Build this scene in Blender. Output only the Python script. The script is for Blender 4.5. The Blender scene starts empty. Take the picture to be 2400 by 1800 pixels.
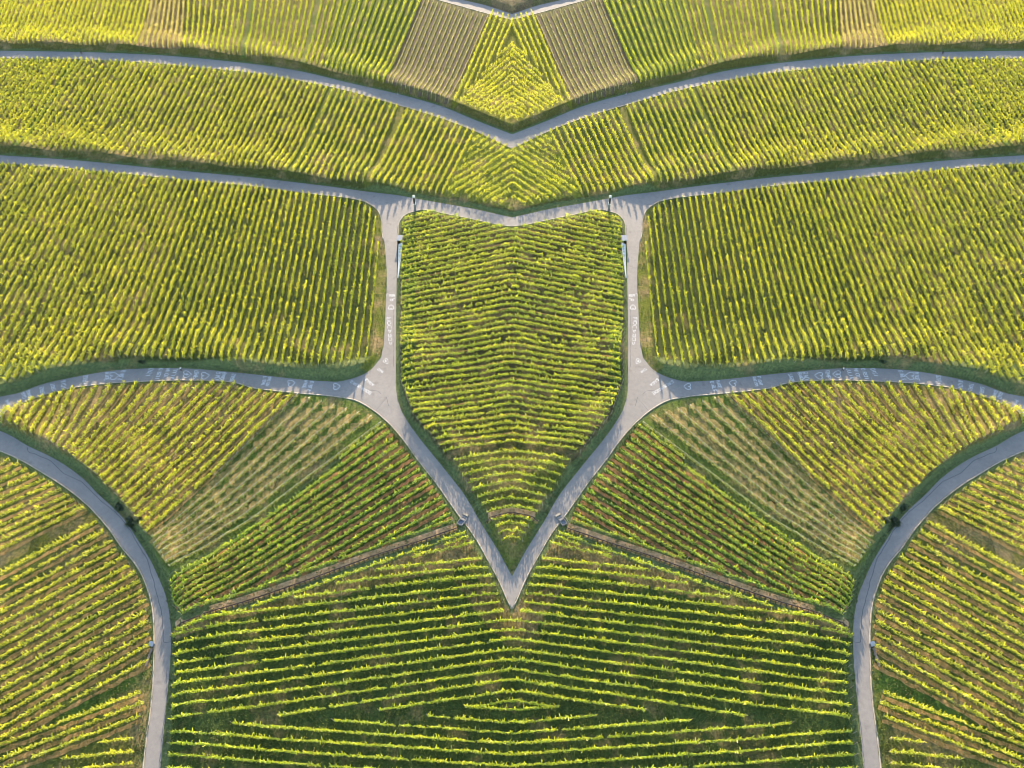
import bpy, bmesh, math, random
import numpy as np
from mathutils import Vector, Matrix
from mathutils.geometry import tessellate_polygon

# ------------------------------------------------------------------ camera, sky, sun, exposure
F_PX, PITCH, H_CAM = 1900.0, math.radians(50.2), 173.0
SUN_EL = math.radians(13.0)
SUN_STRENGTH, SKY_STRENGTH, EXPOSURE = 4.0, 0.15, 2.05

scene = bpy.context.scene
COL = scene.collection
cd = bpy.data.cameras.new('camera')
cd.sensor_width = 36.0
cd.lens = F_PX / 2400.0 * 36.0
cd.clip_start, cd.clip_end = 1.0, 9000.0
cam = bpy.data.objects.new('camera', cd)
COL.objects.link(cam)
cam.location = (0, 0, H_CAM)
cam.rotation_euler = (math.pi / 2 - PITCH, 0, 0)
scene.camera = cam

world = bpy.data.worlds.new('World')
scene.world = world
world.use_nodes = True
wn = world.node_tree
bg = wn.nodes['Background']
sky = wn.nodes.new('ShaderNodeTexSky')
sky.sky_type = 'NISHITA'
sky.sun_disc = False
sky.sun_elevation = SUN_EL
sky.sun_rotation = 0.0
wn.links.new(sky.outputs[0], bg.inputs[0])
bg.inputs[1].default_value = SKY_STRENGTH

sl = bpy.data.lights.new('sun', 'SUN')
sl.energy = SUN_STRENGTH
sl.angle = math.radians(0.6)
sl.color = (1.0, 0.80, 0.54)
sun = bpy.data.objects.new('sun', sl)
COL.objects.link(sun)
sun.rotation_euler = (-(math.pi / 2 - SUN_EL), 0, 0)
sun.location = (0, 300, 200)
scene.view_settings.view_transform = 'Standard'
scene.view_settings.look = 'None'
scene.view_settings.exposure = EXPOSURE
scene.view_settings.gamma = 1.0
scene.cycles.filter_width = 0.95
scene.cycles.max_bounces = 6
scene.cycles.diffuse_bounces = 3
scene.cycles.transmission_bounces = 4
scene.cycles.transparent_max_bounces = 4

rng = np.random.default_rng(7)
random.seed(7)

# ------------------------------------------------------------------ geometry helpers
CT, ST = math.cos(PITCH), math.sin(PITCH)

def ground(pts, z=0.0):
    """where the sight line of a measured point of the photograph meets the land"""
    p = np.asarray(pts, float).reshape(-1, 2)
    a = (p[:, 0] - 1200) / F_PX
    b = -(p[:, 1] - 900) / F_PX
    dy = CT + b * ST
    dz = -ST + b * CT
    t = (H_CAM - z) / (-dz)
    return np.stack([a * t, dy * t], 1)

def pixel(x, y, z=0.0):
    dz = z - H_CAM
    dep = y * CT - dz * ST
    up = y * ST + dz * CT
    return np.stack([1200 + F_PX * x / dep, 900 - F_PX * up / dep], -1)

def px_scale(y):
    return F_PX / (y * CT + H_CAM * ST)

def catmull(p, step=1.5):
    p = np.asarray(p, float)
    if len(p) < 3:
        n = max(2, int(np.linalg.norm(p[-1] - p[0]) / step))
        return p[0] + (p[-1] - p[0]) * np.linspace(0, 1, n)[:, None]
    q = np.vstack([2 * p[0] - p[1], p, 2 * p[-1] - p[-2]])
    out = []
    for i in range(1, len(q) - 2):
        p0, p1, p2, p3 = q[i - 1], q[i], q[i + 1], q[i + 2]
        n = max(2, int(np.linalg.norm(p2 - p1) / step))
        t = np.linspace(0, 1, n, endpoint=False)[:, None]
        m1, m2 = (p2 - p0) / 2, (p3 - p1) / 2
        l1, l0, l2 = np.linalg.norm(p2 - p1), np.linalg.norm(p1 - p0) + 1e-6, np.linalg.norm(p3 - p2) + 1e-6
        m1 *= min(1, 2 * l1 / (l0 + l1)); m2 *= min(1, 2 * l1 / (l1 + l2))
        out.append((2 * t**3 - 3 * t**2 + 1) * p1 + (t**3 - 2 * t**2 + t) * m1 + (-2 * t**3 + 3 * t**2) * p2 + (t**3 - t**2) * m2)
    out.append(q[-2][None])
    return np.vstack(out)

def resample(p, n):
    d = np.r_[0, np.cumsum(np.linalg.norm(np.diff(p, axis=0), axis=1))]
    s = np.linspace(0, d[-1], n)
    return np.stack([np.interp(s, d, p[:, k]) for k in range(p.shape[1])], 1)

def inside(px, poly):
    x, y = px[..., 0], px[..., 1]
    r = np.zeros(x.shape, bool)
    q = np.asarray(poly, float)
    for (x0, y0), (x1, y1) in zip(q, np.roll(q, -1, 0)):
        if y0 == y1:
            continue
        c = (y0 > y) != (y1 > y)
        r ^= c & (x < (x1 - x0) * (y - y0) / (y1 - y0) + x0)
    return r

def sh(e, dx, dy):
    return [(x + dx, y + dy) for x, y in e]

def mesh_np(name, verts, faces, mats, mat_idx=None, tint=None, smooth=False):
    """faces: (n,4) or (n,3) int array"""
    me = bpy.data.meshes.new(name)
    verts = np.ascontiguousarray(verts, np.float32)
    faces = np.ascontiguousarray(faces, np.int32)
    k = faces.shape[1]
    me.vertices.add(len(verts)); me.vertices.foreach_set('co', verts.ravel())
    me.loops.add(faces.size); me.loops.foreach_set('vertex_index', faces.ravel())
    me.polygons.add(len(faces))
    me.polygons.foreach_set('loop_start', np.arange(0, faces.size, k, dtype=np.int32))
    me.polygons.foreach_set('loop_total', np.full(len(faces), k, np.int32))
    for m in mats:
        me.materials.append(m)
    if mat_idx is not None:
        me.polygons.foreach_set('material_index', np.ascontiguousarray(mat_idx, np.int32))
    if tint is not None:
        a = me.attributes.new('tint', 'FLOAT', 'FACE')
        a.data.foreach_set('value', np.ascontiguousarray(tint, np.float32))
    me.update(calc_edges=True)
    if smooth:
        me.polygons.foreach_set('use_smooth', np.ones(len(faces), bool))
    return me

def link(name, data, parent=None, loc=(0, 0, 0), kind=None, label=None, cat=None, group=None, rotz=0.0, scale=None):
    o = bpy.data.objects.new(name, data)
    COL.objects.link(o)
    o.location = loc
    o.rotation_euler = (0, 0, rotz)
    if scale: o.scale = scale
    if parent: o.parent = parent
    if kind: o['kind'] = kind
    if label: o['label'] = label
    if cat: o['category'] = cat
    if group: o['group'] = group
    return o

class Builder:
    """collects shaped pieces of one part into one mesh"""
    def __init__(s):
        s.bm = bmesh.new()
    def box(s, size, loc=(0, 0, 0), rot=None, bevel=0.0, taper=1.0):
        r = bmesh.ops.create_cube(s.bm, size=1.0)
        vs = r['verts']
        for v in vs:
            k = taper if v.co.z > 0 else 1.0
            v.co = Vector((v.co.x * size[0] * k, v.co.y * size[1] * k, v.co.z * size[2]))
        if bevel:
            es = list({e for v in vs for e in v.link_edges})
            rb = bmesh.ops.bevel(s.bm, geom=es, offset=bevel, segments=2, affect='EDGES')
            vs = list({v for f in rb['faces'] for v in f.verts} | {v for v in vs if v.is_valid})
        m = Matrix.Translation(loc) @ (rot.to_4x4() if rot else Matrix())
        bmesh.ops.transform(s.bm, matrix=m, verts=vs)
        return s
    def tube(s, a, b, r0, r1=None, seg=8):
        a, b = Vector(a), Vector(b)
        d = b - a
        q = d.to_track_quat('Z', 'Y').to_matrix().to_4x4()
        m = Matrix.Translation((a + b) / 2) @ q
        bmesh.ops.create_cone(s.bm, cap_ends=True, segments=seg, radius1=r0, radius2=r1 if r1 is not None else r0, depth=d.length, matrix=m)
        return s
    def ring(s, c, R, r, axis='X', n=20, k=8):
        c = Vector(c)
        vs = []
        for i in range(n):
            a = 2 * math.pi * i / n
            row = []
            for j in range(k):
                b = 2 * math.pi * j / k
                rad = R + r * math.cos(b)
                p = Vector((r * math.sin(b), rad * math.cos(a), rad * math.sin(a)))
                row.append(s.bm.verts.new(c + p))
            vs.append(row)
        for i in range(n):
            for j in range(k):
                s.bm.faces.new((vs[i][j], vs[(i + 1) % n][j], vs[(i + 1) % n][(j + 1) % k], vs[i][(j + 1) % k]))
        return s
    def ball(s, c, r, sub=2, squash=(1, 1, 1)):
        g = bmesh.ops.create_icosphere(s.bm, subdivisions=sub, radius=r)
        for v in g['verts']:
            v.co = Vector((v.co.x * squash[0], v.co.y * squash[1], v.co.z * squash[2])) + Vector(c)
        return s
    def mesh(s, name, mat, smooth=False):
        me = bpy.data.meshes.new(name)
        bmesh.ops.recalc_face_normals(s.bm, faces=s.bm.faces[:])
        s.bm.to_mesh(me); s.bm.free()
        me.materials.append(mat)
        if smooth:
            for p in me.polygons: p.use_smooth = True
        return me

# ------------------------------------------------------------------ materials
def new_mat(name):
    m = bpy.data.materials.new(name)
    m.use_nodes = True
    nt = m.node_tree
    nt.nodes.clear()
    out = nt.nodes.new('ShaderNodeOutputMaterial')
    return m, nt, out

def nd(nt, typ, **kw):
    n = nt.nodes.new(typ)
    for k, v in kw.items():
        setattr(n, k, v)
    return n

def noise(nt, scale, detail=4, rough=0.6, coord=None, stretch=None):
    g = nd(nt, 'ShaderNodeNewGeometry')
    src = g.outputs['Position']
    if stretch:
        mp = nd(nt, 'ShaderNodeMapping'); mp.inputs['Scale'].default_value = stretch
        nt.links.new(src, mp.inputs[0]); src = mp.outputs[0]
    n = nd(nt, 'ShaderNodeTexNoise')
    n.inputs['Scale'].default_value = scale
    n.inputs['Detail'].default_value = detail
    n.inputs['Roughness'].default_value = rough
    nt.links.new(src, n.inputs['Vector'])
    return n.outputs['Fac']

def ramp(nt, fac, stops):
    r = nd(nt, 'ShaderNodeValToRGB')
    e = r.color_ramp.elements
    while len(e) < len(stops): e.new(0.5)
    for el, (p, c) in zip(e, stops):
        el.position = p
        el.color = (*c, 1) if len(c) == 3 else c
    nt.links.new(fac, r.inputs[0])
    return r.outputs[0]

def mix(nt, a, b, fac, mode='MIX'):
    m = nd(nt, 'ShaderNodeMix', data_type='RGBA', blend_type=mode)
    for sock, v in ((m.inputs['A'], a), (m.inputs['B'], b), (m.inputs['Factor'], fac)):
        if hasattr(v, 'links') or isinstance(v, bpy.types.NodeSocket):
            nt.links.new(v, sock)
        elif isinstance(v, (tuple, list)):
            sock.default_value = (*v, 1)
        else:
            sock.default_value = v
    return m.outputs['Result']

def bump(nt, h, strength, dist):
    b = nd(nt, 'ShaderNodeBump')
    b.inputs['Strength'].default_value = strength
    b.inputs['Distance'].default_value = dist
    nt.links.new(h, b.inputs['Height'])
    return b.outputs[0]

def plain(name, col, rough=0.8, var=0.25, scale=3.0, bmp=0.0, metallic=0.0):
    m, nt, out = new_mat(name)
    p = nd(nt, 'ShaderNodeBsdfPrincipled')
    p.inputs['Roughness'].default_value = rough
    p.inputs['Metallic'].default_value = metallic
    n = noise(nt, scale, 5)
    lo = tuple(c * (1 - var) for c in col); hi = tuple(min(1, c * (1 + var)) for c in col)
    nt.links.new(ramp(nt, n, [(0.3, lo), (0.7, hi)]), p.inputs['Base Color'])
    if bmp:
        nt.links.new(bump(nt, n, 0.6, bmp), p.inputs['Normal'])
    nt.links.new(p.outputs[0], out.inputs[0])
    return m

def leaf_mat(name, stops, patch, patch_amt=0.5, trans=0.5):
    """leaves: a colour for each leaf, drifting over the slope from vine to vine"""
    m, nt, out = new_mat(name)
    at = nd(nt, 'ShaderNodeAttribute', attribute_name='tint')
    base = ramp(nt, at.outputs['Fac'], stops)
    big = noise(nt, 0.045, 3)
    f = ramp(nt, big, [(0.42, (0, 0, 0)), (0.68, (patch_amt,) * 3)])
    c = mix(nt, base, patch, f)
    small = noise(nt, 0.45, 2)
    c = mix(nt, c, ramp(nt, small, [(0.3, (0.66, 0.72, 0.7)), (0.7, (1.15, 1.12, 1.1))]), 1.0, 'MULTIPLY')
    d = nd(nt, 'ShaderNodeBsdfDiffuse'); t = nd(nt, 'ShaderNodeBsdfTranslucent')
    g = nd(nt, 'ShaderNodeBsdfGlossy'); g.inputs['Roughness'].default_value = 0.5
    g.inputs['Color'].default_value = (1, 1, 1, 1)
    nt.links.new(c, d.inputs[0]); nt.links.new(c, t.inputs[0])
    a = nd(nt, 'ShaderNodeMixShader'); a.inputs[0].default_value = trans
    nt.links.new(d.outputs[0], a.inputs[1]); nt.links.new(t.outputs[0], a.inputs[2])
    b = nd(nt, 'ShaderNodeMixShader'); b.inputs[0].default_value = 0.04
    nt.links.new(a.outputs[0], b.inputs[1]); nt.links.new(g.outputs[0], b.inputs[2])
    nt.links.new(b.outputs[0], out.inputs[0])
    return m

GREEN, LIME, YEL, GOLD, STRAW = (0.12, 0.20, 0.012), (0.36, 0.43, 0.02), (0.66, 0.64, 0.04), (0.74, 0.56, 0.04), (0.60, 0.50, 0.2)
M = {}
M['yellow'] = leaf_mat('leaf_yellow', [(0.0, GREEN), (0.14, LIME), (0.38, YEL), (0.9, YEL), (1.0, GOLD)], (0.50, 0.52, 0.045), 0.6)
M['mixed'] = leaf_mat('leaf_mixed', [(0.0, GREEN), (0.2, LIME), (0.5, (0.54, 0.55, 0.035)), (1.0, YEL)], (0.38, 0.44, 0.03), 0.6)
M['lime'] = leaf_mat('leaf_lime', [(0.0, GREEN), (0.3, (0.28, 0.40, 0.025)), (0.65, (0.47, 0.54, 0.035)), (1.0, YEL)], (0.30, 0.42, 0.03), 0.6)
M['green'] = leaf_mat('leaf_green', [(0.0, (0.06, 0.14, 0.012)), (0.45, (0.18, 0.33, 0.025)), (0.85, (0.36, 0.48, 0.04)), (1.0, YEL)], (0.40, 0.40, 0.04), 0.5)
M['tan'] = leaf_mat('leaf_tan', [(0.0, (0.25, 0.22, 0.03)), (0.4, YEL), (0.75, STRAW), (1.0, (0.52, 0.38, 0.14))], (0.46, 0.42, 0.12), 0.5)
M['pale'] = leaf_mat('leaf_pale', [(0.0, (0.3, 0.3, 0.06)), (0.5, (0.55, 0.5, 0.14)), (1.0, (0.62, 0.54, 0.28))], (0.5, 0.48, 0.12), 0.4)
M['weed'] = leaf_mat('leaf_weed', [(0.0, (0.10, 0.18, 0.025)), (0.45, (0.26, 0.33, 0.05)), (0.8, (0.42, 0.40, 0.10)), (1.0, (0.52, 0.36, 0.15))], (0.25, 0.33, 0.08), 0.5)
M['bush'] = leaf_mat('leaf_bush', [(0.0, (0.03, 0.045, 0.018)), (0.6, (0.06, 0.085, 0.035)), (1.0, (0.11, 0.13, 0.06))], (0.04, 0.06, 0.03), 0.4, 0.2)
M['grass'] = leaf_mat('grass_blade', [(0.0, (0.04, 0.075, 0.015)), (0.5, (0.09, 0.14, 0.025)), (0.85, (0.17, 0.19, 0.04)), (1.0, (0.32, 0.25, 0.10))], (0.16, 0.15, 0.05), 0.6, 0.3)
M['wood'] = plain('post_wood', (0.36, 0.31, 0.23), 0.85, 0.3, 4)
M['stake'] = plain('weathered_stake', (0.5, 0.47, 0.4), 0.85, 0.3, 4)
M['stem'] = plain('vine_stem', (0.14, 0.09, 0.055), 0.9, 0.3, 6)
M['stone'] = plain('edge_stone', (0.33, 0.28, 0.22), 0.85, 0.3, 1.3, 0.05)
M['rubble'] = plain('rubble_stone', (0.26, 0.19, 0.14), 0.9, 0.5, 2.5, 0.15)
M['concrete'] = plain('grey_concrete', (0.19, 0.185, 0.185), 0.85, 0.2, 1.5, 0.02)
M['white'] = plain('white_paint', (0.62, 0.62, 0.6), 0.7, 0.06, 1.2)
M['black'] = plain('black_panel', (0.018, 0.02, 0.024), 0.6, 0.2)
M['slate'] = plain('slate_roof', (0.20, 0.22, 0.26), 0.6, 0.15, 2)
M['rust'] = plain('rusty_steel', (0.075, 0.05, 0.045), 0.7, 0.4, 3)
M['tar'] = plain('tar_seam', (0.06, 0.065, 0.075), 0.7, 0.3)
M['skin'] = plain('skin', (0.5, 0.3, 0.22), 0.6, 0.05)
M['cloth_dark'] = plain('dark_cloth', (0.025, 0.028, 0.035), 0.9, 0.2)
M['cloth_white'] = plain('white_cloth', (0.82, 0.82, 0.8), 0.9, 0.05)
M['cloth_grey'] = plain('grey_cloth', (0.3, 0.33, 0.33), 0.9, 0.1)
M['hair'] = plain('brown_hair', (0.06, 0.04, 0.03), 0.8, 0.2)
M['rubber'] = plain('rubber', (0.02, 0.02, 0.02), 0.8, 0.1)
M['steel'] = plain('steel', (0.5, 0.5, 0.5), 0.35, 0.1, 2, 0, 1.0)

def road_mat():
    m, nt, out = new_mat('road_concrete')
    p = nd(nt, 'ShaderNodeBsdfPrincipled')
    p.inputs['Roughness'].default_value = 0.85
    big = ramp(nt, noise(nt, 0.08, 4), [(0.3, (0.20, 0.184, 0.173)), (0.7, (0.25, 0.228, 0.213))])
    mid = ramp(nt, noise(nt, 0.9, 5, 0.7), [(0.3, (0.86, 0.86, 0.87)), (0.72, (1.08, 1.07, 1.06))])
    c = mix(nt, big, mid, 1.0, 'MULTIPLY')
    fine = noise(nt, 5, 4, 0.7)
    c = mix(nt, c, ramp(nt, fine, [(0.3, (0.9, 0.9, 0.9)), (0.7, (1.06, 1.06, 1.06))]), 1.0, 'MULTIPLY')
    spots = ramp(nt, noise(nt, 0.35, 3, 0.5, stretch=(1, 1, 1)), [(0.62, (1, 1, 1)), (0.72, (0.8, 0.79, 0.78))])
    c = mix(nt, c, spots, 1.0, 'MULTIPLY')
    nt.links.new(c, p.inputs['Base Color'])
    nt.links.new(bump(nt, fine, 0.25, 0.02), p.inputs['Normal'])
    nt.links.new(p.outputs[0], out.inputs[0])
    return m
M['road'] = road_mat()

def paint_mat():
    m, nt, out = new_mat('chalk_paint')
    p = nd(nt, 'ShaderNodeBsdfPrincipled')
    p.inputs['Roughness'].default_value = 0.8
    c = ramp(nt, noise(nt, 2.5, 4, 0.7), [(0.32, (0.36, 0.36, 0.36)), (0.55, (0.62, 0.62, 0.62))])
    nt.links.new(c, p.inputs['Base Color'])
    nt.links.new(p.outputs[0], out.inputs[0])
    return m
M['paint'] = paint_mat()

def land_mat():
    """the land: each plot's own soil or sward (a colour kept with the land, row-gap shade painted into one patch) broken up by tufts, dry patches and wheel-worn soil"""
    m, nt, out = new_mat('land')
    at = nd(nt, 'ShaderNodeAttribute', attribute_name='soil')
    dry = nd(nt, 'ShaderNodeAttribute', attribute_name='dry')
    p = nd(nt, 'ShaderNodeBsdfPrincipled')
    p.inputs['Roughness'].default_value = 0.95
    p.inputs['Specular IOR Level'].default_value = 0.1
    patch = noise(nt, 0.11, 5, 0.65)
    mth = nd(nt, 'ShaderNodeMath', operation='MULTIPLY_ADD')
    nt.links.new(dry.outputs['Fac'], mth.inputs[0]); mth.inputs[1].default_value = 0.5
    nt.links.new(patch, mth.inputs[2])
    drymask = ramp(nt, mth.outputs[0], [(0.60, (0, 0, 0)), (0.80, (1, 1, 1))])
    drycol = ramp(nt, noise(nt, 0.7, 4), [(0.3, (0.17, 0.13, 0.07)), (0.7, (0.30, 0.21, 0.10))])
    c = mix(nt, at.outputs['Color'], drycol, drymask)
    tuft = noise(nt, 1.7, 5, 0.7)
    c = mix(nt, c, ramp(nt, tuft, [(0.28, (0.45, 0.5, 0.5)), (0.5, (0.95, 0.95, 0.95)), (0.75, (1.7, 1.6, 1.3))]), 1.0, 'MULTIPLY')
    fine = noise(nt, 6.0, 3, 0.7)
    c = mix(nt, c, ramp(nt, fine, [(0.3, (0.7, 0.7, 0.7)), (0.7, (1.3, 1.3, 1.25))]), 1.0, 'MULTIPLY')
    nt.links.new(c, p.inputs['Base Color'])
    nt.links.new(bump(nt, tuft, 0.7, 0.25), p.inputs['Normal'])
    nt.links.new(p.outputs[0], out.inputs[0])
    return m
M['land'] = land_mat()

def soil_mat(name, a, b, c):
    m, nt, out = new_mat(name)
    p = nd(nt, 'ShaderNodeBsdfPrincipled')
    p.inputs['Roughness'].default_value = 0.95
    p.inputs['Specular IOR Level'].default_value = 0.1
    n = noise(nt, 0.8, 6, 0.7)
    col = ramp(nt, n, [(0.3, a), (0.52, b), (0.75, c)])
    f = noise(nt, 4, 4, 0.7)
    col = mix(nt, col, ramp(nt, f, [(0.3, (0.6, 0.6, 0.6)), (0.7, (1.35, 1.3, 1.25))]), 1.0, 'MULTIPLY')
    nt.links.new(col, p.inputs['Base Color'])
    nt.links.new(bump(nt, n, 0.7, 0.2), p.inputs['Normal'])
    nt.links.new(p.outputs[0], out.inputs[0])
    return m
M['soil_red'] = soil_mat('soil_red', (0.16, 0.11, 0.04), (0.30, 0.15, 0.07), (0.42, 0.23, 0.11))
M['soil_tan'] = soil_mat('soil_tan', (0.17, 0.14, 0.04), (0.36, 0.22, 0.085), (0.50, 0.32, 0.14))
M['pale_bed'] = soil_mat('pale_bed', (0.30, 0.20, 0.10), (0.46, 0.30, 0.17), (0.58, 0.40, 0.25))
M['soil_brown'] = soil_mat('soil_brown', (0.08, 0.062, 0.045), (0.115, 0.088, 0.062), (0.16, 0.125, 0.085))
M['soil_straw'] = soil_mat('soil_straw', (0.12, 0.14, 0.035), (0.30, 0.22, 0.08), (0.50, 0.34, 0.15))

# ------------------------------------------------------------------ measured outlines of the left half (the place is symmetrical about x = 0)
A_UP = [(880, -52), (1000, -24), (1085, 0), (1140, 13), (1200, 33)]
A_LO = [(880, -36), (1028, 0), (1115, 24), (1200, 46)]
B_UP = [(-150, 118), (0, 119), (190, 122), (325, 127), (434, 134), (600, 151), (708, 168), (817, 194), (939, 222), (1034, 249), (1115, 282), (1200, 315)]
B_LO = [(-150, 136), (0, 136), (190, 138), (325, 145), (434, 154), (600, 171), (708, 189), (817, 213), (939, 247), (1034, 276), (1115, 307), (1200, 347)]
C_UP = [(-150, 354), (0, 364), (190, 377), (380, 396), (600, 417), (763, 436), (858, 449)]
C_LO = [(-150, 371), (0, 381), (190, 396), (380, 415), (600, 436), (735, 454), (817, 463), (858, 472)]
T_UP = [(858, 449), (934, 458), (974, 465.5)]
T_LEFT = [(858, 472), (885, 491), (895.5, 518), (897, 550), (901, 566)]
T_RIGHT = [(970, 495), (952, 501), (939, 513), (933, 526), (931.5, 556), (931, 566)]
C2_UP = [(974, 465.5), (1016, 473), (1080, 484), (1108, 489), (1200, 510)]
C2_LO = [(970, 495), (988, 491), (1015, 493), (1043, 500), (1080, 507), (1108, 513), (1163, 525), (1200, 530)]
D_LEFT = [(901, 566), (906.5, 640), (904, 721), (899.7, 802), (893, 838)]
D_RIGHT = [(931, 566), (929.5, 667), (928, 802), (928, 838)]
J_LEFT = [(893, 838), (871, 865), (844, 881), (803, 893), (786, 895)]
J_LO = [(768, 926), (830, 936), (871, 957), (912, 990)]
J_RIGHT = [(928, 838), (928, 900), (930, 925), (940, 961), (963, 1000)]
V_LEFT = [(912, 990), (947, 1030), (980, 1076), (1023, 1131), (1072, 1201), (1110, 1252), (1140, 1303), (1166, 1350), (1187, 1398), (1200, 1426)]
V_RIGHT = [(963, 1000), (990, 1036), (1034, 1090), (1088, 1159), (1128, 1227), (1166, 1288), (1187, 1326), (1200, 1351)]
E_UP = [(-40, 943), (0, 930), (41, 922), (105, 899), (190, 881), (271, 868), (366, 863), (461, 865), (600, 878), (681, 887), (735, 892), (786, 895)]
E_LO = [(-40, 1000), (-12, 988), (4, 972), (16, 961), (35, 951), (81, 932), (130, 917), (176, 907), (271, 896), (434, 890), (542, 894), (600, 909), (695, 920), (768, 926)]
F_OUT = [(-40, 1000), (0, 1010), (32, 1025), (65, 1045), (114, 1068), (152, 1090), (195, 1122), (230, 1158), (263, 1188), (293, 1220), (320, 1261), (350, 1308), (377, 1366), (390, 1401), (399, 1453), (401, 1502), (399, 1553), (393, 1621), (385, 1703), (376, 1800), (366, 1900)]
F_IN = [(-40, 1043), (0, 1055), (54, 1079), (108, 1111), (152, 1139), (206, 1182), (255, 1236), (287, 1282), (315, 1315), (336, 1350), (355, 1404), (362, 1458), (363, 1513), (361, 1594), (355, 1662), (344, 1743), (338, 1800), (326, 1900)]

G = {k: catmull(ground(v)) for k, v in dict(A_UP=A_UP, A_LO=A_LO, B_UP=B_UP, B_LO=B_LO, C_UP=C_UP, C_LO=C_LO, T_UP=T_UP, T_LEFT=T_LEFT,
     T_RIGHT=T_RIGHT, C2_UP=C2_UP, C2_LO=C2_LO, D_LEFT=D_LEFT, D_RIGHT=D_RIGHT, J_LEFT=J_LEFT, J_LO=J_LO, J_RIGHT=J_RIGHT, V_LEFT=V_LEFT,
     V_RIGHT=V_RIGHT, E_UP=E_UP, E_LO=E_LO, F_OUT=F_OUT, F_IN=F_IN).items()}

def cat(*k):
    """join edges end to end ('-NAME' runs backwards)"""
    out = []
    for n in k:
        e = G[n[1:]][::-1] if n[0] == '-' else G[n]
        out.append(e if not out else e[1:] if np.allclose(out[-1][-1], e[0], atol=0.05) else e)
    return np.vstack(out)

def edge_px(*names):
    g = cat(*names)
    return [tuple(q) for q in pixel(g[:, 0], g[:, 1])]

ROADPX = [edge_px('A_UP') + edge_px('A_LO')[::-1], edge_px('B_UP') + edge_px('B_LO')[::-1], edge_px('C_UP') + edge_px('C_LO')[::-1],
          edge_px('T_UP') + edge_px('T_RIGHT') + edge_px('T_LEFT')[::-1], edge_px('C2_UP') + edge_px('C2_LO')[::-1], edge_px('D_LEFT') + edge_px('D_RIGHT')[::-1],
          edge_px('J_LEFT') + edge_px('J_LO') + edge_px('J_RIGHT')[::-1], edge_px('V_RIGHT') + edge_px('V_LEFT')[::-1], edge_px('E_UP') + edge_px('E_LO')[::-1],
          edge_px('F_OUT') + edge_px('F_IN')[::-1], [(-40, 943), (-40, 1000), (-40, 1043), (-170, 1030), (-170, 985)]]
EDGES = [resample(G[k], max(4, int(np.linalg.norm(np.diff(G[k], axis=0), axis=1).sum() / 4))) for k in G]

# banks on the uphill side of the lanes: (edge with uphill on its left hand, height, width)
BANKS = [(G['A_UP'], 2.6, 2.4), (G['B_UP'], 2.3, 2.1), (G['C_UP'], 2.1, 1.9), (cat('T_UP', 'C2_UP'), 0.6, 2.4), (G['E_UP'], 2.1, 2.0),
         (G['F_OUT'], 2.0, 1.9), (cat('T_RIGHT', 'D_RIGHT'), 0.35, 1.2), (cat('J_RIGHT', 'V_RIGHT'), 1.7, 1.9)]

def sstep(t):
    t = np.clip(t, 0, 1)
    return t * t * (3 - 2 * t)

def height(x, y):
    x = -np.abs(np.asarray(x, float)); y = np.asarray(y, float)
    h = np.zeros_like(x)
    for e, hh, ww in BANKS:
        e = resample(e, max(6, int(np.linalg.norm(np.diff(e, axis=0), axis=1).sum() / 5)))
        lo, hi = e.min(0) - 22, e.max(0) + 22
        idx = np.nonzero((x > lo[0]) & (x < hi[0]) & (y > lo[1]) & (y < hi[1]))[0]
        if not len(idx): continue
        px, py = x[idx], y[idx]
        best = np.full(len(idx), 1e9); side = np.zeros(len(idx))
        for a, b in zip(e[:-1], e[1:]):
            d = b - a; L2 = d @ d
            t = np.clip(((px - a[0]) * d[0] + (py - a[1]) * d[1]) / L2, 0, 1)
            qx, qy = px - a[0] - t * d[0], py - a[1] - t * d[1]
            dd = qx * qx + qy * qy
            m = dd < best
            best[m] = dd[m]
            side[m] = (d[0] * qy - d[1] * qx)[m]
        dist = np.sqrt(best)
        wob = 0.5 + 0.25 * np.sin(px * 0.31 + py * 0.17) + 0.25 * np.sin(px * 0.83 - py * 0.51 + 1.7)
        ww = ww * (0.75 + 0.45 * wob); hh = hh * (0.88 + 0.24 * np.sin(px * 0.23 + py * 0.29 + 0.6))
        v = hh * sstep((dist - 0.8) / ww) * (1 - sstep((dist - 1.0 - ww) / 20.0))
        h[idx] = np.maximum(h[idx], np.where(side > 0, v, 0))
    # every lane lies level with its own verge
    up = np.nonzero(h > 0)[0]
    if len(up):
        P = np.stack([x[up], y[up]], 1)
        near = np.full(len(up), 1e9)
        for e in EDGES:
            for a, b in zip(e[:-1], e[1:]):
                d = b - a
                k = np.nonzero((np.abs(P[:, 0] - a[0]) < 9) & (np.abs(P[:, 1] - a[1]) < 9))[0]
                if not len(k): continue
                t = np.clip(((P[k, 0] - a[0]) * d[0] + (P[k, 1] - a[1]) * d[1]) / (d @ d), 0, 1)
                near[k] = np.minimum(near[k], np.hypot(P[k, 0] - a[0] - t * d[0], P[k, 1] - a[1] - t * d[1]))
        px = pixel(P[:, 0], P[:, 1])
        for rp in ROADPX:
            near[inside(px, rp)] = 0
        h[up] *= sstep((near - 0.75) / 1.6)
    return h

# ------------------------------------------------------------------ roads
def poly_faces(outlines, z):
    V, Fc = [], []
    for o in outlines:
        tri = tessellate_polygon([[Vector((p[0], p[1], 0)) for p in o]])
        b = len(V)
        V += [(p[0], p[1], z) for p in o]
        Fc += [[b + i for i in t] for t in tri]
    return np.array(V), np.array(Fc)

def mirror_outlines(o):
    return o + [q[::-1] * np.array([-1, 1]) for q in o]

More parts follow.
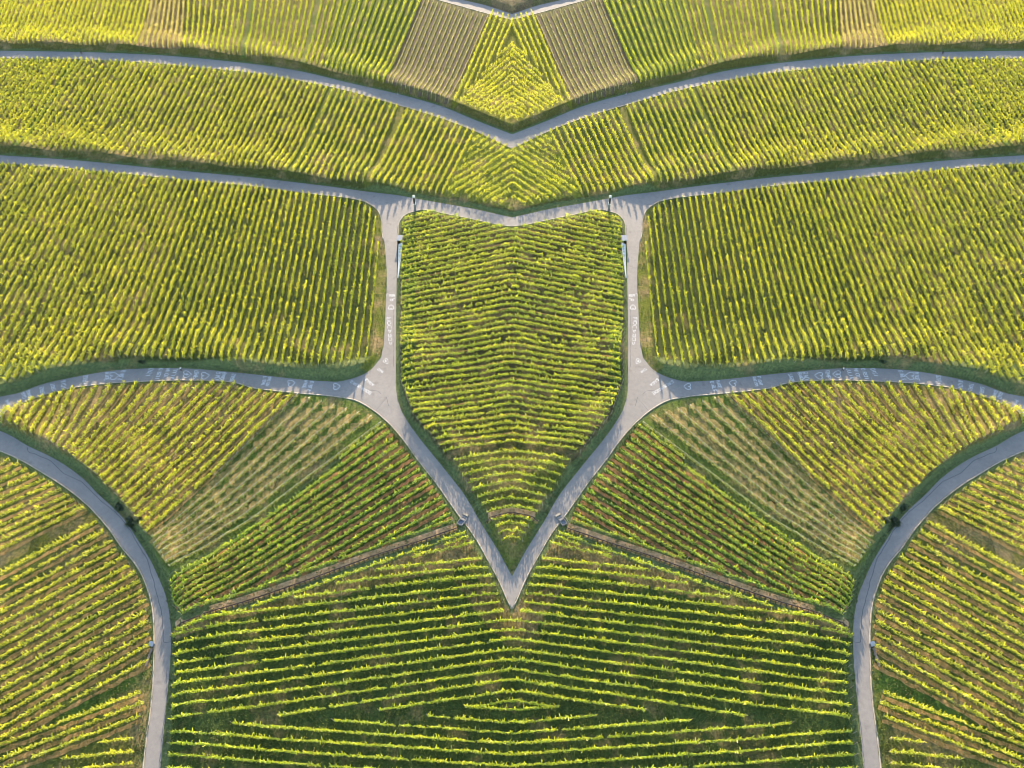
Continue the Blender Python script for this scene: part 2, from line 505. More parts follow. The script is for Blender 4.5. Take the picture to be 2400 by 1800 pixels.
def road(name, outlines, both=True, z=0.03):
    V, Fc = poly_faces(mirror_outlines(outlines) if both else outlines, z)
    me = mesh_np(name, V, Fc, [M['road']])
    bm = bmesh.new(); bm.from_mesh(me); bmesh.ops.recalc_face_normals(bm, faces=bm.faces[:])
    if sum(f.normal.z for f in bm.faces) < 0: bmesh.ops.reverse_faces(bm, faces=bm.faces[:])
    for f in bm.faces:
        if f.normal.z < 0: f.normal_flip()
    bm.to_mesh(me); bm.free()
    return link(name, me, kind='structure')

def closed(*edges):
    q = np.vstack(edges)
    keep = np.r_[True, np.linalg.norm(np.diff(q, axis=0), axis=1) > 0.02]
    q = q[keep]
    return q[:-1] if np.linalg.norm(q[0] - q[-1]) < 0.02 else q

road('road', [closed(G['A_UP'], G['A_LO'][::-1])])
road_b = road('road', [closed(G['B_UP'], G['B_LO'][::-1])])
outl = [closed(G['C_UP'], G['C_LO'][::-1]),
        closed(G['T_UP'], G['T_RIGHT'], G['T_LEFT'][::-1]),
        closed(G['C2_UP'], G['C2_LO'][::-1]),
        closed(G['D_LEFT'], G['D_RIGHT'][::-1]),
        closed(G['J_LEFT'], G['J_LO'], G['J_RIGHT'][::-1]),
        closed(G['V_RIGHT'], G['V_LEFT'][::-1]),
        closed(G['E_UP'], G['E_LO'][::-1]),
        closed(G['F_OUT'], G['F_IN'][::-1]),
        closed(ground([(-40, 943), (-40, 1000), (-40, 1043), (-170, 1030), (-170, 985)]))]
road_main = road('road', outl)

def ribbon(line, w, z0, z1=None, jitter=0.0):
    """a strip along a line: flat when z1 is None, else a kerb-like solid"""
    p = np.asarray(line, float)
    d = np.gradient(p, axis=0); d /= np.linalg.norm(d, axis=1)[:, None] + 1e-9
    n = np.stack([-d[:, 1], d[:, 0]], 1)
    k = len(p)
    jl = 1 + jitter * rng.uniform(-1, 1, (k, 1)); jr = 1 + jitter * rng.uniform(-1, 1, (k, 1))
    l, r = p + n * w / 2 * jl, p - n * w / 2 * jr
    z0 = np.broadcast_to(z0, (k,))
    if z1 is None:
        V = np.vstack([np.c_[l, z0], np.c_[r, z0]])
        i = np.arange(k - 1)
        return V, np.stack([i + k, i + k + 1, i + 1, i], 1)
    z1 = np.broadcast_to(z1, (k,))
    V = np.vstack([np.c_[l, z0], np.c_[l, z1], np.c_[r, z1], np.c_[r, z0]])
    i = np.arange(k - 1)
    Fc = [np.stack([i + a * k, i + a * k + 1, i + b * k + 1, i + b * k], 1) for a, b in ((0, 1), (1, 2), (2, 3))]
    e = np.array([[0, k, 2 * k, 3 * k], [4 * k - 1, 3 * k - 1, 2 * k - 1, k - 1]])
    return V, np.vstack(Fc + [e])

def merge(parts):
    V, Fc, b = [], [], 0
    for v, f in parts:
        V.append(v); Fc.append(f + b); b += len(v)
    return np.vstack(V), np.vstack(Fc)

def mirrored(v, f):
    return v * np.array([-1, 1, 1]), f[:, ::-1]

def off(line, d):
    t = np.gradient(line, axis=0); t /= np.linalg.norm(t, axis=1)[:, None] + 1e-9
    return line + np.stack([-t[:, 1], t[:, 0]], 1) * d

for ln, sgn in ((cat('C_LO', 'T_LEFT'), -1), (cat('-C2_LO', 'T_RIGHT'), 1), (cat('E_LO', 'J_LO', 'V_LEFT'), -1), (G['F_IN'], -1), (G['B_LO'], -1), (G['A_LO'], -1)):
    w = 0.30
    for m in (False, True):
        v, f = ribbon(off(ln, sgn * 0.2), w, -0.02, 0.11 + 0.03 * rng.standard_normal(len(ln)), 0.25)
        if m: v, f = mirrored(v, f)
        link('kerb', mesh_np('kerb', v, f, [M['stone']]), kind='structure')

# ------------------------------------------------------------------ vineyards: plots, rows
P1 = [(-170, -45), (880, -45), (1028, 6), (1115, 30), (1202, 52), (1202, 303)] + sh(B_UP, 0, -4)[::-1]
P1E = [(1050, -20), (1153, 28), (1202, 47), (1202, 90), (1066, 252), (1040, 246)]
P1F = [(1202, 92), (1074, 250), (1110, 267), (1155, 285), (1202, 304)]
P2 = sh(B_LO, 0, 4) + [(1202, 352), (1202, 494)] + sh(C2_UP, 0, -11)[::-1] + sh(T_UP, 0, -9)[::-1] + sh(C_UP, 0, -5)[::-1]
P2E = [(1046, 458), (1119, 310), (1202, 351), (1202, 494), (1108, 474)]
P3 = sh(C_LO, 0, 4)[:-1] + [(852, 477), (872, 494), (884, 520), (888, 560), (893, 640), (892, 721), (888, 800), (878, 832), (858, 855), (830, 866), (780, 880), (690, 873), (600, 864), (461, 852), (366, 850), (271, 854), (190, 867), (105, 886), (0, 915), (-90, 930), (-170, 960), (-170, 375)]
P4 = [(953, 507), (942, 522), (939, 560), (938, 640), (938, 800), (939, 890), (944, 914), (955, 947), (967, 981), (990, 1008), (1014, 1036), (1039, 1070), (1054, 1087), (1202, 1052), (1202, 535)] + sh(C2_LO, 0, 4)[::-1][1:-1]
P4B = [(1060, 1085), (1077, 1112), (1096, 1148), (1122, 1177), (1134, 1200), (1146, 1214), (1202, 1200), (1202, 1050)]
P5AB = sh(E_LO[3:], 2, 5) + sh(F_OUT[1:12], 12, -17)[::-1]
P5AB = [(16, 966)] + sh(E_LO[4:13], 0, 4) + [(696, 924), (353, 1262)] + [(334, 1240), (306, 1203), (278, 1170), (242, 1133), (206, 1100), (161, 1071), (124, 1051), (76, 1029), (42, 1011), (6, 1000)]
P5C = [(700, 922), (768, 930), (829, 941), (866, 961), (900, 990), (600, 1226), (404, 1352), (372, 1312), (357, 1266)]
P5D = [(905, 993), (935, 1030), (968, 1076), (1010, 1130), (1050, 1188), (1060, 1214), (760, 1322), (600, 1377), (432, 1436), (412, 1428), (404, 1390), (400, 1362), (600, 1230)]
P7 = sh(F_IN[1:], -8, 6) + [(-170, 1900), (-170, 1060)]
P6 = [(405, 1480), (600, 1424), (1075, 1262), (1096, 1262), (1130, 1312), (1156, 1358), (1177, 1402), (1192, 1438), (1202, 1438), (1202, 1900), (385, 1900), (398, 1760), (407, 1640), (412, 1560)]

# each family: plot outline, guide rows (measured lines) with the number of gaps between them, leaf material, width, height, leaves per metre, leaf size
FAM = []
def fam(name, poly, guides, counts, leaf, w, h, dens, size, label, group, **kw):
    FAM.append(dict(name=name, poly=poly, guides=guides, counts=counts, leaf=leaf, w=w, h=h, dens=dens, size=size, label=label, group=group, **kw))

TOPG = 'vine rows of the uppermost slope'
L1 = '{o} vine row from the {s} picture edge, above the upper {s} road'
fam('1a', P1, [[(-150, 112), (-45, -60)], [(0, 108), (62, -45)], [(322, 118), (362, -50)]], [13, 27], 'yellow', 0.78, 1.7, 19, 0.36, L1, TOPG)
fam('1b', P1, [[(334, 118), (370, -50)], [(424, 124), (436, -50)]], [7], 'tan', 0.75, 1.6, 18, 0.36, '{o} tan-leaved vine row of the brownish strip above the upper {s} road', TOPG)
fam('1c', P1, [[(437, 125), (447, -50)], [(560, 136), (590, -50)]], [10], 'mixed', 0.66, 1.7, 20, 0.34, '{o} vine row right after the tan strip above the upper {s} road', TOPG)
fam('1c2', P1, [[(580, 140), (608, -50)], [(704, 156), (748, -50)]], [10], 'mixed', 0.66, 1.7, 20, 0.34, '{o} vine row between two grass lanes above the upper {s} road', TOPG)
fam('1d', P1, [[(720, 158), (770, -50)], [(900, 204), (1008, -50)]], [15], 'mixed', 0.66, 1.7, 21, 0.34, '{o} vine row counting from the grass lane towards the fallow {s} plot', TOPG)
fam('1y', P1, [[(912, 206), (1017, -50)], [(1052, 248), (1150, 24)]], [14], 'pale', 0.32, 0.9, 16, 0.24, '{o} thin young vine row across the brown fallow plot at top {s}', 'young vine rows on the fallow plots', young=True)
fam('1e', P1E, [[(1063, 255), (1156, 30)], [(1144, 180), (1206, 44)]], [4], 'yellow', 0.6, 1.8, 18, 0.33, '{o} bright vine row next to the brown fallow plot at top {s}', TOPG)
fam('1f', P1F, [[(1008, 255), (1206, 90)], [(1196, 301), (1394, 136)]], [14], 'yellow', 0.6, 1.7, 16, 0.34, '{o} kinked vine row from the tip of the small wedge plot above the upper road', TOPG)
MIDG = 'vine rows between the two upper cross roads'
fam('2a', P2, [[(-270, 345), (-70, 110)], [(36, 352), (176, 130)]], [21], 'yellow', 0.9, 1.75, 24, 0.36, '{o} yellow vine row from the {s} picture edge between the two upper roads', MIDG)
fam('2b', P2, [[(50, 352), (190, 130)], [(404, 382), (512, 158)], [(674, 412), (775, 190)]], [24, 20], 'yellow', 0.82, 1.75, 23, 0.35, '{o} yellow vine row after the diagonal lane, {s} half, between the two upper roads', MIDG)
fam('2c', P2, [[(692, 416), (794, 190)], [(852, 438), (936, 240)]], [11], 'yellow', 0.62, 1.75, 22, 0.34, '{o} vine row of the middle plot, {s} half, between the two upper roads', MIDG)
fam('2d', P2, [[(872, 440), (962, 250)], [(1036, 460), (1116, 300)]], [11], 'yellow', 0.62, 1.75, 22, 0.34, '{o} vine row next to the central chevron plot, {s} half, between the upper roads', MIDG)
fam('2e', P2E, [[(894, 462), (1134, 302)], [(1198, 500), (1438, 340)]], [15], 'mixed', 0.6, 1.6, 18, 0.34, '{o} chevron vine row from the corner above the junction road in the centre', MIDG)
fam('3', P3, [[(858, 868), (897, 486)], [(803, 870), (861, 462)], [(612, 862), (702, 440)], [(400, 850), (540, 420)], [(232, 850), (418, 404)], [(22, 905), (262, 390)], [(-400, 990), (12, 362)]],
    [3, 11, 12, 9, 11, 18], 'yellow', 0.62, 1.6, 30, 0.27, '{o} vine row out from the upright {s} lane, in the large {s} field', 'vine rows of the large side fields', wide=True)
fam('4', P4, [[(925, 522), (1203, 460)], [(925, 624), (1203, 562)], [(925, 783), (1203, 728)], [(925, 903), (1203, 852)], [(925, 1090), (1203, 1036)]], [9, 13, 9, 13], 'lime', 0.40, 1.4, 33, 0.24,
    '{o} kinked{s} vine row down from the road in the central shield field', 'vine rows of the central shield field', stems=True)
fam('4b', P4B, [[(1060, 1091), (1203, 1060)], [(1130, 1210), (1203, 1193)]], [7], 'lime', 0.44, 1.4, 33, 0.24, '{o} kinked{s} vine row in the narrow lower end of the shield field', 'vine rows of the central shield field')
fam('4c', [(1138, 1215), (1202, 1200), (1202, 1320)], [[(1155, 1228), (1203, 1213)], [(1189, 1303), (1203, 1300)]], [5], 'lime', 0.6, 1.2, 30, 0.24, '{o} short kinked{s} vine row below the rail in the shield tip', 'vine rows of the central shield field', minrun=4)
EYE = 'vine rows of the leaf-shaped side fields'
fam('5a', P5AB, [[(11, 1000), (40, 945)], [(122, 1046), (182, 895)]], [6], 'yellow', 0.8, 1.6, 38, 0.29, '{o} steep yellow vine row from the outer tip of the {s} leaf-shaped field', EYE)
fam('5b', P5AB, [[(134, 1052), (206, 893)], [(230, 1124), (470, 880)], [(346, 1262), (700, 912)]], [8, 10], 'mixed', 0.62, 1.5, 38, 0.27, '{o} slanting yellow vine row after the steep ones in the {s} leaf-shaped field', EYE)
fam('5d', P5D, [[(385, 1374), (912, 994)], [(405, 1462), (995, 1096)], [(690, 1404), (1068, 1200)]], [7, 6], 'green', 0.5, 1.4, 38, 0.24, '{o} green vine row down from the weedy strips towards the {s} rail', EYE, soil='soil_red')
fam('5h', [(380, 1400), (1080, 1190), (1080, 1300), (380, 1520)], [[(431, 1447), (600, 1384), (1060, 1222)]], [], 'green', 0.55, 1.5, 38, 0.24, 'yellow-green vine row running just above the {s} rail track', EYE)
BOT = 'vine rows below the road fork'
fam('6t', [(380, 1400), (1110, 1190), (1110, 1300), (380, 1520)], [[(418, 1485), (600, 1423), (776, 1364), (1094, 1250)]], [], 'lime', 0.5, 1.5, 38, 0.24, 'lime vine row running just below the {s} rail track', BOT)
for i, (q, nm) in enumerate([([(1037, 1281), (1098, 1262)], 'shortest'), ([(966, 1309), (1111, 1276)], 'second shortest'), ([(879, 1339), (1130, 1312)], 'third shortest'), ([(790, 1371), (952, 1350), (1145, 1332)], 'fourth shortest'), ([(692, 1404), (900, 1378), (1154, 1352)], 'fifth shortest')]):
    fam('6s%d' % i, [(380, 1200), (1202, 1200), (1202, 1500), (380, 1500)], [q], [], 'lime', 0.55, 1.5, 35, 0.24, nm + ' vine row between the {s} rail and the fork road', BOT)
fam('6', P6, [[(395, 1474), (600, 1436), (1203, 1368)], [(400, 1694), (600, 1659), (1203, 1571)]], [9], 'lime', 0.48, 1.4, 41, 0.24, '{o} long{s} vine row down from the rail, meeting at the fork tip', BOT)
for q, nm in (([(657, 1680), (900, 1640), (1203, 1595)], 'third'), ([(890, 1667), (1203, 1621)], 'second'), ([(1102, 1660), (1203, 1644)], 'smallest inner')):
    fam('6i', P6, [q], [], 'lime', 0.48, 1.4, 41, 0.24, nm + ' upward-kinked vine row at the lens-shaped gap in the bottom middle', BOT)
for q, nm in (([(1090, 1659), (1203, 1667)], 'smallest inner'), ([(1004, 1680), (1203, 1697)], 'second'), ([(784, 1691), (1203, 1721)], 'third'), ([(550, 1700), (600, 1703), (1203, 1746)], 'fourth')):
    fam('6j', P6, [q], [], 'lime', 0.48, 1.4, 41, 0.24, nm + ' downward-kinked vine row below the lens-shaped gap in the bottom middle', BOT)
fam('6k', P6, [[(398, 1722), (600, 1731), (1203, 1771)], [(396, 1774), (600, 1787), (1203, 1826)], [(390, 1836), (600, 1850), (1203, 1890)]], [2, 2], 'lime', 0.48, 1.4, 41, 0.24, '{o} full-width vine row above the bottom picture edge, counted down', BOT)
OUT = 'vine rows of the outer side fields'
fam('7a', P7, [[(-100, 1140), (60, 1064)], [(-100, 1279), (190, 1153)], [(-100, 1343), (225, 1180)]], [7, 3], 'mixed', 0.46, 1.35, 35, 0.25, '{o} vine row from the top inside the curved {s} road', OUT, soil='soil_tan')
fam('7b', P7, [[(-100, 1404), (250, 1215)], [(-100, 1470), (290, 1256)], [(-100, 1551), (350, 1304)], [(-100, 1679), (350, 1432)], [(-100, 1770), (350, 1515)], [(-100, 1790), (350, 1550)]], [2, 3, 5, 3, 1], 'mixed', 0.46, 1.35, 35, 0.25,
    '{o} vine row below the wide lane inside the curved {s} road', OUT, soil='soil_tan')
fam('7c', P7, [[(-100, 1789), (333, 1624)], [(-100, 1824), (340, 1648)], [(-100, 1848), (331, 1680)]], [1, 1], 'mixed', 0.48, 1.4, 35, 0.25, '{o} vine row below the grass wedge inside the curved {s} road', OUT, soil='soil_tan')
for q, nm in (([(240, 1743), (317, 1733)], 'shortest'), ([(149, 1781), (317, 1762)], 'longer of two short')):
    fam('7s', P7, [q], [], 'mixed', 0.6, 1.5, 35, 0.25, nm + ' vine row near the bottom inside the curved {s} road', OUT)
fam('7e', P7, [[(120, 1812), (316, 1790)], [(60, 1860), (316, 1822)], [(0, 1900), (316, 1858)]], [1, 1], 'mixed', 0.48, 1.4, 33, 0.25, '{o} vine row at the bottom picture edge inside the curved {s} road', OUT)

def rows_of(f):
    g = [resample(ground(q), 40) for q in f['guides']]
    lines = []
    if len(g) == 1:
        lines = [g[0]]
    for i, n in enumerate(f['counts']):
        last = i == len(f['counts']) - 1
        for k in range(n + (1 if last else 0)):
            t = k / n
            lines.append(g[i] * (1 - t) + g[i + 1] * t)
    rows = []
    for ln in lines:
        L = np.linalg.norm(np.diff(ln, axis=0), axis=1).sum()
        q = resample(ln, max(4, int(L / 0.5)))
        ok = inside(pixel(q[:, 0], q[:, 1]), f['poly'])
        idx = np.nonzero(ok)[0]
        if not len(idx): continue
        run = np.split(idx, np.nonzero(np.diff(idx) > 1)[0] + 1)
        run = max(run, key=len)
        if len(run) < f.get('minrun', 7): continue
        q = q[run[0]:run[-1] + 1]
        q = q[::3] if len(q) % 3 == 1 else np.vstack([q[::3], q[-1:]])
        rows.append(q)
    return rows

def vnoise(s, period, seed):
    r = np.random.default_rng(seed)
    n = int(s.max() / period) + 4 if len(s) else 4
    v = r.uniform(0, 1, n)
    i = (s / period).astype(int); t = sstep(s / period - i)
    return v[i] * (1 - t) + v[i + 1] * t

def along(line, s):
    d = np.r_[0, np.cumsum(np.linalg.norm(np.diff(line, axis=0), axis=1))]
    p = np.stack([np.interp(s, d, line[:, k]) for k in range(line.shape[1])], 1)
    i = np.clip(np.searchsorted(d, s, 'right') - 1, 0, len(line) - 2)
    t = np.diff(line[:, :2], axis=0); t /= np.linalg.norm(t, axis=1)[:, None] + 1e-9
    return p, t[i]

def quads(c, u, v):
    V = np.stack([c - u - v, c + u - v, c + u + v, c - u + v], 1).reshape(-1, 3)
    return V

def leaves(line3, f, seed, k=1.0):
    """leaves and shoots of one row; line3 runs along its foot"""
    r = np.random.default_rng(seed)
    L = np.linalg.norm(np.diff(line3[:, :2], axis=0), axis=1).sum()
    w, h, size = f['w'], f['h'], f['size']
    n = int(L * f['dens'] * k)
    s = r.uniform(0, L, n)
    vig = np.clip(0.5 * vnoise(s, 1.25, seed + 1) + 0.3 * vnoise(s, 0.55, seed + 8) + 0.3 * vnoise(s, 6.0, seed + 2) - 0.03, 0, 1)
    keep = r.uniform(0, 1, n) < np.clip((vig - f.get('gap', 0.14)) * 6, 0.0, 1)
    s, vig = s[keep], vig[keep]; n = len(s)
    p, t = along(line3, s)
    nr = np.stack([-t[:, 1], t[:, 0]], 1)
    u = np.clip(r.normal(0, 0.42, n), -1, 1)
    sway = (vnoise(s, 2.2, seed + 3) - 0.5) * 0.14 + (vnoise(s, 0.7, seed + 6) - 0.5) * 0.3 * w
    lat = u * w * 0.5 * (0.6 + 0.8 * vig) + sway
    hh = 0.1 * h + (h * (0.52 + 0.78 * vig) - 0.1 * h) * r.beta(1.7, 1.0, n) * (1 - 0.35 * u * u)
    c = np.c_[p[:, :2] + nr * lat[:, None], p[:, 2] + hh]
    nrm = r.normal(0, 1, (n, 3)); nrm[:, 2] = np.abs(nrm[:, 2]) + 0.35
    nrm /= np.linalg.norm(nrm, axis=1)[:, None]
    a = np.cross(nrm, r.normal(0, 1, (n, 3))); a /= np.linalg.norm(a, axis=1)[:, None] + 1e-9
    b = np.cross(nrm, a)
    sz = size * r.uniform(0.55, 1.15, n)[:, None] * 0.5
    V = [quads(c, a * sz, b * sz * r.uniform(0.6, 1.0, n)[:, None])]
    tint = [np.clip(r.uniform(0, 1, n) * 0.75 + 0.3 * vnoise(s, 2.5, seed + 4), 0, 1)]
    m = int(L * (1.0 if f.get('young') else 5.5) * k)
    if m:
        s2 = r.uniform(0, L, m)
        v2 = 0.5 * vnoise(s2, 1.25, seed + 1) + 0.3 * vnoise(s2, 0.55, seed + 8) + 0.3 * vnoise(s2, 6.0, seed + 2) - 0.03
        s2, v2 = s2[v2 > 0.3], v2[v2 > 0.3]; m = len(s2)
        p2, t2 = along(line3, s2)
        n2 = np.stack([-t2[:, 1], t2[:, 0]], 1)
        base = np.c_[p2[:, :2] + n2 * (r.normal(0, 0.12, m) * w)[:, None], p2[:, 2] + h * (0.5 + 0.65 * v2)]
        ln = r.uniform(0.3, 0.95, m) * (0.45 if f.get('young') else 1.0)
        d = np.c_[r.normal(0, 0.65, (m, 2)), np.ones(m)]; d /= np.linalg.norm(d, axis=1)[:, None]
        sd = np.cross(d, r.normal(0, 1, (m, 3))); sd /= np.linalg.norm(sd, axis=1)[:, None] + 1e-9
        V.append(quads(base + d * ln[:, None] * 0.5, sd * r.uniform(0.05, 0.10, m)[:, None], d * ln[:, None] * 0.5))
        tint.append(r.uniform(0.55, 1.0, m))
    V = np.vstack(V); tint = np.concatenate(tint)
    return V, tint

def prisms(bases, dirs, lens, r0):
    """three-sided stakes"""
    bases = np.asarray(bases, float); n = len(bases)
    dirs = np.asarray(dirs, float) * np.asarray(lens)[:, None]
    ang = np.arange(3) * 2 * math.pi / 3
    offs = np.stack([np.cos(ang) * r0, np.sin(ang) * r0, np.zeros(3)], 1)
    V = np.concatenate([bases[:, None] + offs[None], bases[:, None] + dirs[:, None] + offs[None] * 0.8], 1).reshape(-1, 3)
    q = np.array([[0, 1, 4, 3], [1, 2, 5, 4], [2, 0, 3, 5], [3, 4, 5, 5]])
    Fc = (np.arange(n)[:, None, None] * 6 + q[None]).reshape(-1, 4)
    return V, Fc

def ordinal(n):
    suf = 'th' if 10 <= n % 100 <= 20 else {1: 'st', 2: 'nd', 3: 'rd'}.get(n % 10, 'th')
    return '%d%s' % (n, suf)

ROWS, FROWS = [], {}
for f in FAM:
    rs = rows_of(f)
    FROWS.setdefault(f['name'], []).extend(rs)
    vis = 0
    for q in rs:
        px = pixel(q[:, 0], q[:, 1])
        seen = (px[:, 0] > -5) & (px[:, 1] > -5) & (px[:, 1] < 1805)
        joined = abs(q[:, 0]).min() < 0.9
        if joined:
            e = q if abs(q[-1, 0]) < 0.9 else q[::-1]
            e = e[:-1] if abs(e[-1, 0]) < 0.3 else e
            q = np.vstack([e, [[0.0, e[-1, 1]]], e[::-1] * np.array([-1, 1])])
        n = 0
        if seen.sum() > 1:
            vis += 1
            n = vis
        d = np.linalg.norm(np.diff(px, axis=0), axis=1)
        area = (d * px_scale(q[:len(d), 1] if not joined else np.full(len(d), q[0, 1])) * f['w'])[seen[1:]].sum() * (2 if joined else 1)
        ROWS.append(dict(f=f, q=q, joined=joined, n=n, area=area if n else 0))

order = sorted([r for r in ROWS if r['n']], key=lambda r: -r['area'])
LIMIT, tot = 300, 0
for r in order:
    k = 1 if r['joined'] else 2
    if tot + k > LIMIT: break
    r['thing'] = True
    tot += k

def with_z(q):
    return np.c_[q, height(q[:, 0], q[:, 1])]

post_mesh = Builder().tube((0, 0, -0.3), (0, 0, 1.9), 0.055, 0.045, 6).mesh('post', M['wood'])
MATS = [M[k] for k in ('yellow', 'mixed', 'lime', 'green', 'tan', 'pale', 'wood')]
MIX_I = {k: i for i, k in enumerate(('yellow', 'mixed', 'lime', 'green', 'tan', 'pale', 'wood'))}
restV, restT, restI, restPB = [], [], [], []
seed = 100
for r in ROWS:
    f, q = r['f'], r['q']
    seed += 11
    if f.get('wide'):
        # the outer, older part of the side fields is bushier
        t = np.clip((-abs(q[:, 0]).mean() - -40) / -55.0, 0, 1)
        f = dict(f, w=0.36 + 0.5 * t, gap=0.21 - 0.06 * t, leaf='mixed' if t < 0.35 else 'yellow', dens=28 + 8 * t)
    z3 = with_z(q)
    L = np.linalg.norm(np.diff(q, axis=0), axis=1).sum()
    ends = [(z3[0], z3[1] - z3[0]), (z3[-1], z3[-2] - z3[-1])]
    if r.get('thing'):
        V, T = leaves(z3, f, seed)
        o0 = z3[0].copy()
        Fq = np.arange(len(V)).reshape(-1, 4)
        fol = mesh_np('foliage', V - o0, Fq, [M[f['leaf']]], tint=T)
        for side in ((1,) if r['joined'] else (1, -1)):
            s = '' if r['joined'] else ('left' if side == 1 else 'right')
            tpl = f['label']
            if r['joined'] or '{s} vine' not in tpl.replace('kinked{s}', 'kinked').replace('long{s}', 'long'):
                pass
            txt = tpl.replace('kinked{s}', 'kinked' if r['joined'] else s + ' half').replace('long{s}', 'long kinked' if r['joined'] else 'long ' + s)
            txt = txt.format(o=ordinal(r['n']), s=s)
            root = link('vine_row', None, loc=(o0[0] * side, o0[1], o0[2]), label=' '.join(txt.split()), cat='vine row', group=f['group'], scale=(side, 1, 1))
            link('foliage', fol, root)
            for e, dvec in ends:
                po = link('post', post_mesh, root, loc=tuple(e - o0))
                dv = dvec / (np.linalg.norm(dvec) + 1e-9)
                po.rotation_euler = (dv[1] * 0.16, -dv[0] * 0.16, 0)
    else:
        far = 0.85 if not f.get('young') else 1.0
        V, T = leaves(z3, f, seed, far)
        restV.append(V); restT.append(T); restI.append(np.full(len(T), MIX_I[f['leaf']]))
        if not r['joined']:
            restV.append(V * np.array([-1, 1, 1])); restT.append(T); restI.append(np.full(len(T), MIX_I[f['leaf']]))
        restPB += [ends[0][0], ends[1][0]]
        if not r['joined']:
            restPB += [ends[0][0] * [-1, 1, 1], ends[1][0] * [-1, 1, 1]]
V = np.vstack(restV); T = np.concatenate(restT); I = np.concatenate(restI)
n4 = len(V)
Fq = np.arange(n4).reshape(-1, 4)
pb = np.array(restPB)
PV, PF = prisms(pb - [0, 0, 0.1], np.tile([0, 0, 1.0], (len(pb), 1)), np.full(len(pb), 2.0), 0.06)
PF = PF[PF[:, 2] != PF[:, 3]]
V = np.vstack([V, PV]); Fq = np.vstack([Fq, PF + n4]); T = np.r_[T, np.zeros(len(PF))]; I = np.r_[I, np.full(len(PF), MIX_I['wood'])]
link('distant_vine_rows', mesh_np('distant_vine_rows', V, Fq, MATS, I, T), kind='stuff', label='close-set yellow-green vine rows of the far upper slopes and plot ends', cat='vine rows')
print('rows', len(ROWS), 'things', tot, 'leaf quads rest', n4 // 4)

# ------------------------------------------------------------------ the land: one sheet to the horizon
def axis(lo, hi, step, far):
    core = np.arange(lo, hi + step * 0.5, step)
    out, d, x = [], step, hi
    while x < far:
        d *= 1.5; x += d; out.append(x)
    neg, d, x = [], step, lo
    while x > -far:
        d *= 1.5; x -= d; neg.append(x)
    return np.r_[neg[::-1], core, out]

gx = axis(-262, 262, 0.65, 5000.0)
gy = axis(26, 420, 0.65, 5000.0)
GX, GY = np.meshgrid(gx, gy)
fx, fy = GX.ravel(), GY.ravel()
gz = height(fx, fy)
nx, ny = len(gx), len(gy)
ii = np.arange((nx - 1) * (ny - 1)); ci, cj = ii % (nx - 1), ii // (nx - 1)
v00 = cj * nx + ci
land = mesh_np('ground', np.c_[fx, fy, gz], np.stack([v00, v00 + 1, v00 + nx + 1, v00 + nx], 1), [M['land']], smooth=True)

GRASS_D, GRASS_M, GRASS_B, OLIVE = (0.034, 0.060, 0.016), (0.075, 0.105, 0.022), (0.11, 0.15, 0.025), (0.125, 0.115, 0.032)
soil = np.tile(np.array(GRASS_M), (len(fx), 1)); dry = np.full(len(fx), 0.25)
front = fy * CT + H_CAM * ST > 5
pxy = np.full((len(fx), 2), -9e5)
pxy[front] = pixel(-np.abs(fx[front]), fy[front])
near = (pxy[:, 0] > -400) & (pxy[:, 1] > -200) & (pxy[:, 1] < 2200)
ni = np.nonzero(near)[0]
def patch(poly, col, d, soft=0.0):
    k = ni[inside(pxy[ni], poly)]
    if not soft:
        soil[k] = col; dry[k] = d
        return
    q = np.asarray(poly, float); best = np.full(len(k), 1e9)
    for a, b in zip(q, np.roll(q, -1, 0)):
        e = b - a
        t = np.clip(((pxy[k] - a) @ e) / (e @ e), 0, 1)
        best = np.minimum(best, np.hypot(*(pxy[k] - a - t[:, None] * e).T))
    w = sstep(best / soft)
    soil[k] = soil[k] * (1 - w[:, None]) + np.array(col) * w[:, None]; dry[k] = dry[k] * (1 - w) + d * w
BANK_TONE = (0.115, 0.14, 0.058)
patch([(-400, -200), (1300, -200), (1300, 2200), (-400, 2200)], BANK_TONE, 0.1)
patch([(820, -200), (1085, 0), (1140, 13), (1200, 33), (1300, 33), (1300, -200)], (0.13, 0.095, 0.06), 0.35)
patch(P1, (0.10, 0.092, 0.026), 0.22)
patch([(322, 118), (362, -50), (438, -50), (426, 125)], (0.14, 0.10, 0.05), 0.35)
patch([(565, 140), (596, -50), (604, -50), (578, 142)], (0.085, 0.115, 0.026), 0.2)
patch([(706, 158), (752, -50), (768, -50), (722, 160)], (0.085, 0.115, 0.024), 0.2)
patch([(760, 165), (800, -50), (1010, -50), (905, 204)], (0.085, 0.11, 0.02), 0.15)
patch([(908, 204), (992, 0), (1012, -50), (1160, -50), (1150, 28), (1055, 248)], (0.13, 0.115, 0.05), 0.1)
patch([(1058, 256), (1152, 26), (1202, 44), (1202, 92), (1074, 254)], (0.14, 0.14, 0.022), 0.1)
patch(P1F, (0.15, 0.15, 0.025), 0.2)
patch(P2, (0.08, 0.082, 0.024), 0.25)
patch([(680, 408), (785, 190), (1130, 310), (1046, 465)], (0.07, 0.09, 0.022), 0.25)
patch(P2E, (0.12, 0.14, 0.025), 0.2)
patch([(668, 412), (776, 190), (794, 190), (690, 416)], (0.10, 0.118, 0.024), 0.2)
patch([(852, 440), (936, 242), (956, 246), (868, 444)], (0.115, 0.12, 0.025), 0.25)
patch([(1036, 462), (1112, 304), (1132, 308), (1056, 468)], (0.13, 0.15, 0.025), 0.15)
patch([(35, 352), (172, 130), (190, 130), (52, 352)], (0.06, 0.10, 0.02), 0.1)
patch(P3, (0.068, 0.072, 0.024), 0.25)
